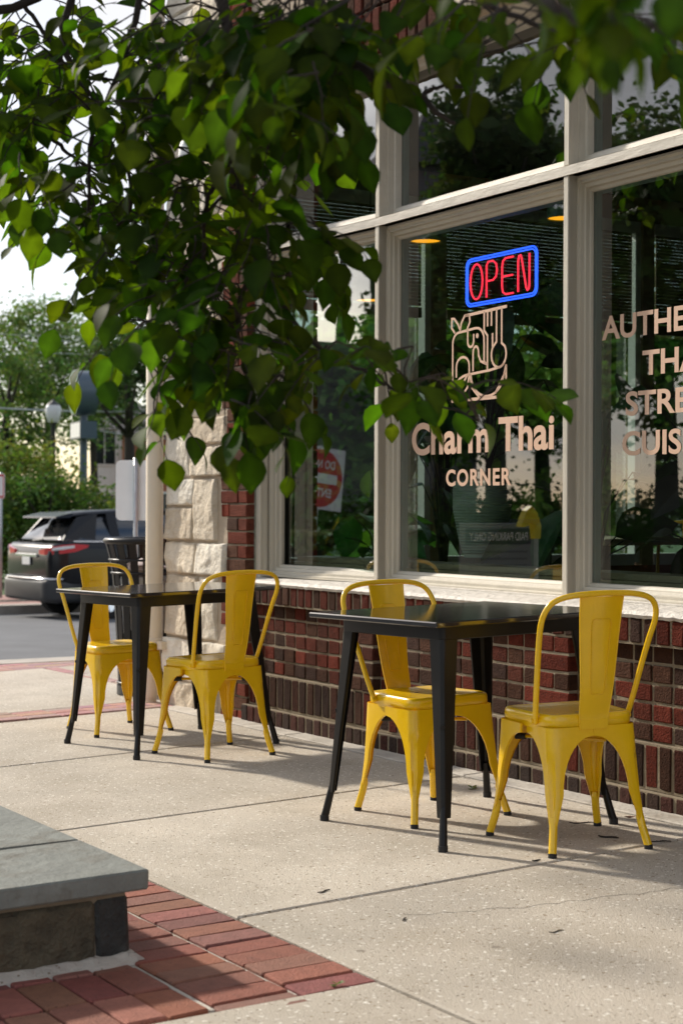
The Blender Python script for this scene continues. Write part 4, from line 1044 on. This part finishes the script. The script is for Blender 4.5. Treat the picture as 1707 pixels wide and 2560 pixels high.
def rot_to(dirv, roll):
    return dirv.to_track_quat('X','Z').to_matrix().to_4x4()@Matrix.Rotation(roll,4,'X')
def crown(m, c, rx, ry, rz, n, sz, col, rnd, clumps=60, spread=.22, hollow=.55, vary=.35):
    cs=[]
    for _ in range(clumps):
        while True:
            v=Vector((rnd.gauss(0,1),rnd.gauss(0,1),rnd.gauss(0,1))); v.normalize(); break
        k=rnd.uniform(hollow,1.0); lump=1+.25*noise.noise(v*2.2+Vector((c[0],c[1],c[2]))); v*=k*lump
        cs.append((Vector((c[0]+v.x*rx,c[1]+v.y*ry,c[2]+v.z*rz)), rnd.uniform(1-vary,1+vary), rnd.uniform(.5,1.2)))
    for _ in range(n):
        p,k,s=rnd.choice(cs); d=Vector((rnd.gauss(0,1),rnd.gauss(0,1),rnd.gauss(0,.8)))*spread*min(rx,rz)*s; q=p+d
        a=Vector((rnd.gauss(0,1),rnd.gauss(0,1),rnd.gauss(0,.6))).normalized(); b=a.orthogonal().normalized(); b=Matrix.Rotation(rnd.uniform(0,6.28),3,a)@b
        l=sz*rnd.uniform(.6,1.3); w_=l*.55; cc=tuple(x*k*rnd.uniform(.8,1.2) for x in col)
        m.add([q-a*l*.5,q+b*w_*.5,q+a*l*.5,q-b*w_*.5],[(0,1,2,3)],cc)
def tree(p, zb, H, rx, rz, label, name='tree', n=6000, sz=.16, col=(.075,.13,.035), seed=1, trunk=.16, cz=None, clumps=60, cat='tree',group=None,spread=.22,hollow=.5,core=0):
    rnd=random.Random(seed); e=empty(name,Matrix.Translation((p[0],p[1],zb))); tag(e,label,cat,group)
    cz=cz if cz is not None else H-rz
    m=MB(); P=[(0,0,-.2)]+[(rnd.uniform(-.1,.1),rnd.uniform(-.1,.1),H*t) for t in(.2,.4,.6,.8)]; m.tube(P,[trunk*1.3,trunk,trunk*.8,trunk*.6,trunk*.3],8)
    for k in range(9):
        a=rnd.uniform(0,6.28); z=cz+rnd.uniform(-rz*.8,rz*.3); m.tube([(0,0,max(.3,z-.6)),(math.cos(a)*rx*.4,math.sin(a)*rx*.4,z),(math.cos(a)*rx*.8,math.sin(a)*rx*.8,z+rz*.3)],[trunk*.4,trunk*.25,.02],6)
    m.build('trunk',M['bark'],e,smooth=True)
    m=MB(); crown(m,(0,0,cz),rx,rx,rz,n,sz,col,rnd,clumps,spread,hollow)
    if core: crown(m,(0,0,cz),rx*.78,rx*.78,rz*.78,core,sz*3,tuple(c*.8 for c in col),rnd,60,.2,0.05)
    m.build('crown',M['leaf2'],e)
    return e
P_=at
p=at(120,1271,58); tree(p,-.9,9.6,2.3,2.9,'tall loose pale green tree with sky showing through, above the pole sign',n=9000,sz=.17,col=(.13,.20,.06),seed=3,clumps=110,spread=.16,hollow=.25)
p=at(20,1271,52); tree(p,-.9,7.6,1.5,2.4,'bushy green tree at the left edge beyond the hedge',n=6000,sz=.16,col=(.12,.19,.055),seed=4,clumps=70,spread=.2)
p=at(318,1271,50); tree(p,-.9,8.6,1.7,2.3,'dark tree with bare trunk in front of the brick house',n=7000,sz=.15,col=(.06,.10,.035),seed=5,trunk=.2,clumps=80,spread=.18,hollow=.3)
p=at(235,1271,62); tree(p,-.9,9.3,2.0,2.6,'mid green tree behind the pole sign',n=7000,sz=.17,col=(.085,.15,.05),seed=6,clumps=90,spread=.18,hollow=.3)
for i,(u,D,H,rx,rz,c,lb) in enumerate(((-30,36,2.9,1.3,1.4,(.10,.15,.03),'yellow green rounded bush at the left edge behind the parking sign'),(50,37,3.3,1.2,1.6,(.15,.19,.04),'tallest yellow green bush, left of the street lamp'),(130,35,2.5,1.2,1.3,(.07,.13,.03),'deep green bush behind the street lamp post'),(180,38,2.2,1.1,1.2,(.085,.14,.035),'deep green bush below the pole sign'),(255,37,2.0,1.1,1.1,(.14,.18,.05),'pale green bush left of the blank road sign'),(330,39,1.9,1.2,1.0,(.10,.15,.04),'low green bush behind the blank road sign'))):
    p=at(u,1271,D); tree(p,-.5,H,rx,rz,lb,name='bush',n=6500,sz=.12,col=c,seed=20+i,trunk=.05,cz=H-rz,clumps=60,cat='bush',group='bushes across the street',spread=.24,hollow=.55)
# greenery that shows through the restaurant
for i,(x,y,H,rx,rz,c) in enumerate(((-.6,31.5,5.6,2.2,2.6,(.12,.22,.04)),(1.6,34,6.6,2.4,3.0,(.10,.20,.04)),(3.4,31.5,5.2,2.0,2.5,(.17,.25,.04)),(6.0,34,7,2.6,3.3,(.10,.19,.04)),(9.5,35,7,2.6,3.3,(.13,.2,.05)))):
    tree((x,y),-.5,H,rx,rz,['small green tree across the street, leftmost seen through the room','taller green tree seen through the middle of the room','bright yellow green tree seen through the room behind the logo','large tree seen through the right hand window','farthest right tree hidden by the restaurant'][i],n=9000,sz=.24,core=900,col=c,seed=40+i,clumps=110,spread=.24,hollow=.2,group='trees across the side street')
for i,u in enumerate((760,960,1160,1360,1560,1760)):  # bush row added out of frame to darken the low reflections in the panes
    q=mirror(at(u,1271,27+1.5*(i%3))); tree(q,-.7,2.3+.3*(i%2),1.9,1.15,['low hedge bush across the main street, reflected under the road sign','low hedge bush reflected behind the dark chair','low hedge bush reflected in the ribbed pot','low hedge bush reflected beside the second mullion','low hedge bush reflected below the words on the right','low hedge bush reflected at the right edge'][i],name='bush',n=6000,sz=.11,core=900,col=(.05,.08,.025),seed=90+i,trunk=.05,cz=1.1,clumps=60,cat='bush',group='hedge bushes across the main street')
# trees and house that the panes reflect (they stand to the left, outside the frame)
for i,(u,D,vt,rx,rz,c,lb) in enumerate(((1240,28,140,1.25,2.4,(.07,.12,.035),'broad tree on the far side of the main street, reflected in the upper middle window'),(862,33,380,.62,1.0,(.075,.12,.04),'small tree reflected in the left upper window'),(1660,26,230,1.7,2.6,(.07,.115,.03),'dense tree reflected in the right hand windows'),(1110,30,600,1.4,1.9,(.07,.13,.04),'low round tree reflected below the turret'),(1360,36,520,2.5,2.6,(.06,.10,.03),'dark tree reflected behind the lettering'),(1020,40,780,1.2,1.6,(.07,.13,.035),'far low tree reflected in the left window'))):
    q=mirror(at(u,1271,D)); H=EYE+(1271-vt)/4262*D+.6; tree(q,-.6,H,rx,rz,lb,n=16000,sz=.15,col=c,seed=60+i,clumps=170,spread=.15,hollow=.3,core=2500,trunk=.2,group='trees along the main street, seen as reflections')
q=mirror(at(1060,1271,36))
def turret():
    e=empty('turret_house',Matrix.Translation((q.x,q.y,-.6))@Matrix.Rotation(.6,4,'Z')); tag(e,'grey house with a pointed dark roof, seen reflected in the upper middle window','house')
    k=4262/36; zt=EYE+(1271-275)/k+.6; ze=EYE+(1271-400)/k+.6; zw=ze-.3
    m=MB(); m.box((-.8,-.8,0),(.8,.8,zw)); m.box((.81,-3,0),(6,3,zw*.55)); m.build('wall',mat('grey_siding',(.16,.15,.15),.8),e)
    m=MB(); m.add([(-1.1,-1.1,zw),(1.1,-1.1,zw),(1.1,1.1,zw),(-1.1,1.1,zw),(0,0,zt)],[(0,1,4),(1,2,4),(2,3,4),(3,0,4),(3,2,1,0)]); m.tube([(0,0,zt-.1),(0,0,zt+.5)],.03,6); m.build('roof',M['roofs'],e)
turret()
def dne():
    D=20.8; c=at(800,1195,D); nv=Vector((.66,-.75,0)).normalized(); q,n2=mirror1(c); nr=nv-2*nv.dot(n2)*n2
    e=empty('do_not_enter_sign'); tag(e,'red and white square DO NOT ENTER sign, seen mirrored in the left window','sign')
    yv=-nr; zv=Vector((0,0,1)); xv=yv.cross(zv); Mx=Matrix.Identity(4); Mx.col[0][:3]=xv; Mx.col[1][:3]=yv; Mx.col[2][:3]=zv; Mx.translation=q
    e.matrix_world=Mx@Matrix.Rotation(R(-6),4,'Y')
    s=.38; m=MB(); m.cbox((-s,0,-s),(s,.004,s),.001); m.build('panel',M['signwhite'],e)
    def disc(r,y): return [(r*math.cos(2*math.pi*k/48),y,r*math.sin(2*math.pi*k/48)) for k in range(48)]
    m=MB(); m.loft([disc(.355,-.001),disc(.355,-.003)],cap0=True,cap1=True); m.build('red_disc',M['signred'],e)
    m=MB(); m.box((-.27,-.006,-.06),(.27,-.0035,.06)); m.build('white_bar',M['signwhite'],e)
    text_obj('DO NOT',.105,.44,-.22,.12,'sign_lettering',M['signwhite'],e,-.0045,bold=.02)
    text_obj('ENTER',.105,.38,-.19,-.225,'sign_lettering',M['signwhite'],e,-.0045,bold=.02)
    m=MB(); m.tube([(0,.03,.4),(0,.03,-2.2)],.03,8); m.build('post',M['galv'],e)
dne()
for i,u in enumerate((864,886)):
    q2=mirror1(at(u,1147,78))[0]; e=empty('traffic_signal',Matrix.Translation(q2)); tag(e,['traffic signal showing red, left one of the pair reflected in the left window','traffic signal showing red, right one of the pair reflected in the left window'][i],'traffic light','traffic signals reflected in the left window')
    dirv=(Vector(P0)+Vector(N_)*.25-q2); dirv.z=0; e.matrix_world=Matrix.Translation(q2)@Matrix.Rotation(math.atan2(dirv.y,dirv.x)+R(90),4,'Z')
    m=MB(); m.cbox((-.2,-.0,-.85),(.2,.2,.25),.02); m.build('housing',M['plastic'],e)
    m=MB(); m.loft([[(.165*math.cos(a),y,.165*math.sin(a)) for a in np.linspace(0,6.28,24)[:-1]] for y in(-.002,-.03)],cap0=True,cap1=True); m.build('red_lens',M['redlight'],e)
    m=MB(); 
    for zz in(-.32,-.64): m.loft([[(.145*math.cos(a),y,zz+.145*math.sin(a)) for a in np.linspace(0,6.28,24)[:-1]] for y in(-.002,-.02)],cap0=True,cap1=True)
    m.build('dark_lens',M['tyre'],e)
    m=MB(); m.tube([(0,.1,.25),(0,.1,2.2)],.03,6); m.build('hanger',M['galv'],e)
def reflected_board():
    D=12.0; c=at(1245,1375,D); n2=Vector(N_); nv=Vector((.50,-.866,0)); nr=nv-2*nv.dot(n2)*n2; q=mirror(c)
    yv=-nr; zv=Vector((0,0,1)); xv=yv.cross(zv); Mx=Matrix.Identity(4)
    for i,v in enumerate((xv,yv,zv)): Mx.col[i][:3]=v
    Mx.translation=q; e=empty('parking_board',Mx); tag(e,'grey parking notice board with a dark lettered band, mirrored low in the middle window','sign')
    m=MB(); m.cbox((-.32,0,-.25),(.32,.02,.19),.004); m.build('board',mat('board_grey',(.20,.21,.20),.6),e)
    m=MB(); m.box((-.28,-.003,.04),(.28,-.0005,.15)); m.build('dark_band',M['plastic'],e)
    text_obj('PAID PARKING ONLY',.06,.50,-.25,.065,'board_lettering',M['signwhite'],e,-.004,bold=.015)
    m=MB()
    for i in range(4): m.box((-.25,-.003,-.02-i*.05),(.25-.08*(i%2),-.0005,-.005-i*.05))
    m.build('fine_print',mat('print_grey',(.11,.11,.11),.6),e)
    for s in(-1,1):
        m=MB(); m.box((s*.27-.02,.021,-1.4),(s*.27+.02,.05,.15)); m.build('post',M['galv'],e)
    c=at(1322,1300,D-.4); q=mirror(c); Mx.translation=q; e=empty('yellow_hood',Mx.copy()); tag(e,'bright yellow peaked hood above the parking board, mirrored beside the ribbed pot','hood')
    P=[(x*.8,z*.8) for x,z in [(-.0,.12),(.05,.08),(.09,.0),(.11,-.05),(.09,-.06),(.04,-.05),(.0,.0),(-.03,-.06),(-.04,-.16),(-.09,-.16),(-.10,-.05),(-.06,.06)]]
    m=MB(); n=len(P); m.add([(x,-.03,z) for x,z in P]+[(x,.03,z) for x,z in P],[tuple(range(n)),tuple(range(n,2*n))[::-1]]+[(k,n+k,n+(k+1)%n,(k+1)%n) for k in range(n)]); m.build('hood',mat('hood_yellow',(.75,.62,.01),.5),e)
    m=MB(); m.tube([(-.06,.0,-.1),(-.06,.0,-1.5)],.015,8); m.build('stem',M['galv'],e)
reflected_board()
# ================================================================== things inside the room
def pendants():
    for i,(u,v,D,lb) in enumerate(((1063,604,9.5,'glowing pendant lamp left of the neon sign, hanging high inside'),(1408,547,9.0,'green domed pendant lamp behind the second mullion'),(925,752,10.0,'pendant lamp glowing in the left window below the blind'))):
        p=at(u,v,D); e=empty('pendant_lamp',Matrix.Translation(p)); tag(e,lb,'lamp','pendant lamps in the room'); r=.086
        m=MB(); m.lathe([(r,.0),(r*1.03,.03),(r*1.0,.10),(r*.8,.17),(r*.45,.215),(.02,.235),(.012,.26)],28,cap0=False); m.lathe([(.012,.26),(.02,.232),(r*.42,.21),(r*.76,.167),(r*.96,.10),(r*.98,.03),(r*.98,0)][::1],28,cap0=False,cap1=False); m.build('dome',mat('lamp_dome',(.10,.17,.13),.35),e,smooth=True)
        m=MB(); m.lathe([(r*.96,.006),(.001,.0065)],28,cap0=False,cap1=False); m.build('glowing_diffuser',M['orange'],e)
        m=MB(); m.tube([(0,0,.25),(0,0,3.3-p.z)],.004,6); m.build('cord',M['rubber'],e)
pendants()
def potplant(s,o,zb,label,nl,ls,spreadx,h,seed,pot=True,potr=.13,poth=.36,col=(.02,.045,.016),bowl=False):
    rnd=random.Random(seed); e=empty('potted_plant',MFAC@Matrix.Translation((s,o,zb))); tag(e,label,'plant','potted plants inside the windows')
    m=MB()
    if poth>.3:
        prof=[(potr*.62,0)]; k=26
        for i in range(k+1): t=i/k; r=potr*(.62+.38*min(1,t*1.6)**.7); prof+= [(r,.01+t*poth),(r-.004,.01+(t+.5/k)*poth)]
        prof=prof[:-1]+[(potr-.012,poth+.01),(potr-.014,poth-.04),(0,poth-.04)]
    else: prof=[(potr*.7,0),(potr,poth),(potr-.01,poth),(potr-.012,poth-.03),(0,poth-.03)]
    m.lathe(prof,36,cap1=False); m.build('pot',M['pot'] if poth>.3 else M['darkpot'],e,auto=50)
    st=MB(); lf=MB()
    for i in range(nl):
        a=rnd.uniform(0,6.28); rr=rnd.uniform(.3,1)*spreadx; z=poth+h*rnd.uniform(.15,1); tip=Vector((rr*math.cos(a),rr*math.sin(a)*.5,z))
        st.tube([(0,0,poth-.05),(tip.x*.4,tip.y*.4,poth+(z-poth)*.7),tuple(tip)],[.006,.004,.003],5)
        d=Vector((math.cos(a)+rnd.uniform(-.4,.4),math.sin(a)*.6+rnd.uniform(-.4,.4),rnd.uniform(-.9,.5))).normalized(); l=ls*rnd.uniform(.7,1.2)
        leaf_mesh(lf,Matrix.Translation(tip)@rot_to(d,rnd.uniform(-.8,.8)),l,l*rnd.uniform(.55,.85),tuple(c*rnd.uniform(.7,1.4) for c in col),.2,.25)
    st.build('stems',M['leafin'],e); lf.build('leaves',M['leafin'],e)
Z0=.90
potplant(1.30,.62,.925,'large ribbed grey green pot with a broad leaved plant under the word CORNER',26,.26,.42,.95,1,potr=.145,poth=.36)
potplant(2.05,.70,.60,'dark broad leaved plant rising beside the second mullion',22,.30,.36,1.0,2,potr=.11,poth=.22)
potplant(.78,.75,.60,'dark plant with rounded leaves at the left side of the middle window',20,.22,.30,1.05,3,potr=.10,poth=.2)
potplant(.25,.70,.60,'trailing leafy plant in the left window',20,.20,.30,.85,4,potr=.10,poth=.2,col=(.04,.10,.03))
potplant(2.95,.70,.60,'tall dark plant behind the words on the right hand window',34,.24,.42,.85,5,potr=.12,poth=.22,col=(.03,.045,.02))
potplant(3.5,.85,.60,'second dark plant at the right edge of the picture',26,.26,.40,.95,6,potr=.12,poth=.22,col=(.035,.05,.025))
def inner_furniture():
    e=empty('wooden_stool_table',MFAC@Matrix.Translation((.6,1.9,.25))); tag(e,'wooden topped table inside the room behind the middle window','table')
    m=MB(); m.cbox((-.5,-.35,.72),(.5,.35,.755),.006); m.build('table_top',M['woodin'],e)
    for sx in(-1,1):
        for sy in(-1,1):
            m=MB(); m.box((sx*.44-.02,sy*.3-.02,0),(sx*.44+.02,sy*.3+.02,.718)); m.build('leg',M['black'],e)
    e=empty('dark_chair',MFAC@Matrix.Translation((1.02,1.15,.25))@Matrix.Rotation(.4,4,'Z')); tag(e,'dark rounded back chair inside the room left of the ribbed pot','chair')
    m=MB(); m.cbox((-.22,-.22,.42),(.22,.22,.47),.015); m.build('seat',M['plastic'],e)
    m=MB(); P=[]
    for z,w_ in((.50,.10),(.54,.17),(.62,.20),(.74,.205),(.82,.19),(.86,.14)):
        P.append([(x*w_,-.2-.02*(1-x*x)+y_,z) for x,y_ in((-1,0),(-.6,0),(0,0),(.6,0),(1,0),(1,.02),(.6,.02),(0,.02),(-.6,.02),(-1,.02))])
    m.loft(P,cap0=True,cap1=True); m.build('backrest',M['plastic'],e,auto=50)
    for sx in(-1,1):
        for sy in(-1,1):
            m=MB(); m.tube([(sx*.18,sy*.18,.42),(sx*.22,sy*.22,0)],.014,8); m.build('leg',M['black'],e)
inner_furniture()
# ================================================================== the street tree whose branches hang into the picture
def street_tree():
    rnd=random.Random(11)
    e=empty('street_tree',Matrix.Identity(4)); tag(e,'broad leaved street tree in the planter, its dark branches hanging across the top','tree')
    TR=Vector((-2.35,3.75,0))
    br=MB(); lf=MB(); tw=MB(); pts=[]
    def B(path, r0, r1):
        P=[at(*q) for q in path]; Q=[]
        PP=[np.array(p) for p in P]; PP=[PP[0]]+PP+[PP[-1]]
        for i in range(1,len(PP)-2):
            for k in range(4):
                t=k/4; a,b,c,d=PP[i-1:i+3]; Q.append(.5*((2*b)+(c-a)*t+(2*a-5*b+4*c-d)*t*t+(3*b-a-3*c+d)*t**3))
        Q.append(PP[-1]); n=len(Q)
        Q=[Vector(q)+Vector((rnd.uniform(-1,1),rnd.uniform(-1,1),rnd.uniform(-1,1)))*.004 for q in Q]
        br.tube(Q,[r0+(r1-r0)*i/(n-1) for i in range(n)],8); pts.extend(Q); return Q
    B([(470,-420,4.3),(520,-150,4.0),(556,0,3.9),(575,120,3.9),(583,210,3.9)],.020,.011)
    B([(583,210,3.9),(560,260,3.9),(543,305,3.9),(563,370,3.9),(590,430,3.9),(600,480,3.85),(632,560,3.85),(640,620,3.85),(660,700,3.85),(715,775,3.85),(760,840,3.85),(830,890,3.8),(905,925,3.8),(960,960,3.75)],.010,.0035)
    B([(583,210,3.9),(610,270,3.95),(638,330,4.0),(680,370,4.0),(720,412,4.05)],.010,.004)
    B([(638,330,4.0),(625,400,3.9),(606,440,3.9),(600,500,3.85)],.007,.006)
    B([(570,390,3.9),(548,440,3.9),(520,490,3.9),(510,550,3.9),(508,640,3.9),(520,700,3.9),(537,725,3.9)],.007,.003)
    B([(595,450,3.9),(560,490,3.9),(515,530,3.9)],.005,.003)
    B([(640,-380,3.7),(740,-120,3.5),(790,0,3.4),(830,90,3.4),(880,160,3.4),(950,200,3.4),(1000,222,3.4),(1052,246,3.4),(1090,280,3.4),(1135,312,3.4)],.022,.004)
    B([(1052,246,3.4),(1072,226,3.4),(1105,216,3.38),(1160,220,3.36),(1182,230,3.36)],.0055,.003)
    B([(1118,218,3.38),(1125,190,3.38),(1142,170,3.38),(1172,135,3.36)],.004,.002)
    B([(1000,222,3.4),(1010,250,3.4),(1030,268,3.42),(1060,262,3.42)],.003,.002)
    B([(-60,-300,4.6),(-40,40,4.5),(0,150,4.45),(40,220,4.4),(95,310,4.4),(150,365,4.4),(190,400,4.4)],.012,.004)
    B([(200,-300,4.5),(190,-60,4.4),(160,50,4.35),(160,110,4.35),(185,170,4.35),(200,210,4.35),(250,255,4.3),(290,290,4.3)],.012,.004)
    B([(-200,60,4.3),(-40,30,4.3),(60,10,4.3),(200,-80,4.3)],.014,.010)
    B([(60,10,4.3),(110,80,4.3),(150,140,4.3),(200,190,4.25),(330,200,4.2)],.006,.003)
    B([(420,-300,4.2),(350,0,4.2),(300,180,4.15),(230,330,4.15),(225,470,4.15),(222,560,4.15)],.010,.003)
    B([(300,350,4.1),(330,480,4.1),(300,560,4.1),(200,600,4.15),(150,640,4.2)],.005,.002)
    B([(508,640,3.9),(450,720,3.9),(400,800,3.9),(360,880,3.95)],.004,.002)
    B([(640,640,3.85),(600,740,3.85),(600,860,3.8),(640,960,3.8)],.004,.002)
    B([(960,960,3.75),(1040,1000,3.7),(1120,1020,3.7),(1200,1050,3.65)],.0035,.002)
    B([(900,-260,2.5),(1150,-120,2.2),(1330,-10,2.05),(1480,60,2.0),(1640,60,1.95),(1800,20,1.9)],.010,.004)
    B([(900,-200,3.3),(1050,-80,3.2),(1200,0,3.1),(1330,60,3.1),(1480,130,3.1),(1560,200,3.1)],.008,.003)
    # limbs tying the visible branches to the trunk
    def limb(a,b,r0,r1,sag=.3):
        mid=a.lerp(b,.5)+Vector((0,0,sag)); br.tube([a,a.lerp(mid,.6)+Vector((0,0,.1)),mid,mid.lerp(b,.6),b],[r0,r0*.8,(r0+r1)/2,r1*1.2,r1],10)
    top=TR+Vector((.15,.1,3.1))
    for (u,v,d,r) in((470,-420,4.3,.022),(640,-380,3.7,.024),(-60,-300,4.6,.016),(200,-300,4.5,.016),(420,-300,4.2,.016),(900,-260,2.5,.014),(900,-200,3.3,.014),(-200,60,4.3,.016)): limb(top,at(u,v,d),.05,r)
    tk=MB(); tk.tube([TR+Vector((0,0,-.1)),TR+Vector((.02,0,.6)),TR+Vector((-.03,.04,1.5)),TR+Vector((.05,.05,2.4)),top,top+Vector((-.1,.1,1.2)),top+Vector((.1,.2,2.4))],[.14,.11,.10,.09,.08,.05,.02],14)
    tk.build('trunk',M['bark'],e,smooth=True)
    def twig(root, d, L_, nl, ls, k=1.0):
        d=d.normalized(); P=[root]; p=root.copy(); dd=d.copy()
        for i in range(5):
            dd=(dd+Vector((rnd.uniform(-.25,.25),rnd.uniform(-.25,.25),rnd.uniform(-.25,.15)-.08))).normalized(); p=p+dd*L_/5; P.append(p.copy())
        tw.tube(P,[.0026,.0022,.0018,.0015,.0012,.0009],5)
        for i in range(nl):
            t=(i+.6)/nl*5; j=min(int(t),4); q=P[j].lerp(P[j+1],t-j); ax=(P[j+1]-P[j]).normalized()
            side=ax.cross(Vector((0,0,1))); 
            if side.length<.1: side=Vector((1,0,0))
            side.normalize(); side=side*(1 if i%2 else -1)
            ld=(ax*.55+side*rnd.uniform(.5,1.0)+Vector((rnd.uniform(-.3,.3),rnd.uniform(-.3,.3),rnd.uniform(-.75,.05)))).normalized()
            if i==nl-1: ld=(ax+Vector((0,0,-.3))).normalized()
            pet=q+ld*.012; tw.tube([q,pet],.0009,4)
            l=ls*rnd.uniform(.6,1.25)*(.75 if i<1 else 1); g=rnd.uniform(.75,1.25)*k
            hu=rnd.uniform(.7,1.45); col=(.016*g*hu,.034*g,.004*g*rnd.uniform(.6,1.6))
            leaf_mesh(lf,Matrix.Translation(pet)@rot_to(ld,rnd.uniform(-.7,.7)),l,l*rnd.uniform(.74,.92),col,rnd.uniform(.0,.45),rnd.uniform(-.15,.6))
    def nearest(p):
        return min(pts,key=lambda q:(q-p).length)
    blobs=[(100,60,140,90,4.35,15),(40,250,90,140,4.35,11),(210,230,130,130,4.25,18),(130,400,110,80,4.3,10),(380,90,130,110,4.1,18),(400,270,120,110,4.05,17),
      (560,70,120,90,3.9,13),(620,230,90,90,4.4,9),(690,340,80,60,4.5,8),(720,40,110,70,3.5,28),(790,140,80,90,3.4,30),(850,50,70,70,3.4,18),(680,190,80,80,3.7,14),(560,150,90,80,3.8,8),(600,420,80,60,3.9,6),
      (290,440,130,80,4.15,14),(420,440,110,80,4.0,13),(300,560,120,70,4.1,11),(470,560,110,80,3.9,14),(620,520,90,80,3.8,13),(720,520,70,60,3.75,9),(190,540,50,70,4.25,5),
      (450,690,90,70,3.9,9),(560,720,90,80,3.8,11),(660,640,80,60,3.8,8),(780,560,40,50,3.75,4),(330,800,60,50,3.95,4),(430,830,60,60,3.85,5),(560,850,80,70,3.75,11),(640,820,60,60,3.8,5),(600,990,60,45,3.75,4),(400,1000,35,30,3.95,2),(640,930,60,50,3.7,4),(370,900,30,40,3.95,2),
      (750,860,60,50,3.8,5),(850,870,60,35,3.75,4),(960,905,60,30,3.7,4),(1080,940,60,22,3.68,3),(1190,965,50,18,3.65,2),
      (1000,-10,70,30,3.3,5),(1110,0,60,30,3.2,4),(1230,20,70,30,3.1,5),(1340,-110,90,30,1.75,3),(1480,-90,110,30,1.7,4),(1640,-120,90,30,1.7,3),(1380,10,90,30,3.1,6),(1540,50,110,40,3.1,9)]
    for (u,v,ru,rv,D,n) in blobs:
        for _ in range(n):
            uu=rnd.gauss(u,ru*.6); vv=rnd.gauss(v,rv*.6)
            if D>3 and v<900 and u<700:
                # keep the open sky at the left clear
                if uu<70 and vv>440: continue
                if uu<160 and vv>620: continue
            if uu>1150 and v<300 and vv>230: continue
            if any(a<uu<b and c<vv<d for a,b,c,d in ((450,545,330,480),(690,880,370,540),(560,625,430,600),(640,700,560,640),(915,1000,-50,260))) and rnd.random()<.85: continue
            Dd=D+rnd.gauss(0,.22 if D>3 else .08); root=at(uu,vv,Dd); q=nearest(root); dist=(q-root).length
            if dist>.03 and (dist<.28 or rnd.random()<.2):
                mid=q.lerp(root,.5)+Vector((rnd.uniform(-.03,.03),rnd.uniform(-.03,.03),rnd.uniform(-.01,.05)))*min(1,dist*3); tw.tube([q,mid,root],[.0024,.0021,.0018],5)
            d=(root-q); d=d.normalized() if d.length>1e-3 else Vector((0,0,-1))
            d=d*.5+Vector((rnd.uniform(-.9,.9),rnd.uniform(-.6,.6),rnd.uniform(-.8,.15)))
            twig(root,d,rnd.uniform(.12,.22) if D>2.5 else .09,rnd.choice((4,5,6)) if D>2.5 else 4,.070 if D>2.5 else .052)
    # the rest of the crown above the picture, unseen, thickened to shade lower leaves
    for _ in range(800):
        a=rnd.uniform(0,6.28); r=rnd.uniform(.3,2.3); root=Vector((-1.0+r*math.cos(a)*1.25,3.9+r*math.sin(a)*.9,rnd.uniform(2.9,4.8)))
        u_=853.5+4262*root.x/root.y; v_=1271-4262*(root.z-EYE)/root.y
        if root.y<1.2 or v_>-150: continue
        twig(root,Vector((rnd.uniform(-1,1),rnd.uniform(-1,1),rnd.uniform(-.5,.3))),.25,6,.105)
    bb=Vector((-3.1,7.9,3.6)); br.tube([top,top+Vector((-.4,1.6,.5)),bb+Vector((.1,-1.2,.2)),bb],[.05,.035,.02,.008],8)
    for _ in range(24):
        root=bb+Vector((rnd.gauss(0,.55),rnd.gauss(0,.6),rnd.gauss(0,.25)))
        if root.x>-2.25: continue
        twig(root,Vector((rnd.uniform(-1,1),rnd.uniform(-1,1),rnd.uniform(-.5,.3))),.22,6,.10)
    br.build('branch',M['bark'],e,smooth=True); tw.build('twigs',M['bark'],e); lf.build('crown',M['leaf'],e,auto=60)
    print('street leaves',len(lf.f)//12)
street_tree()
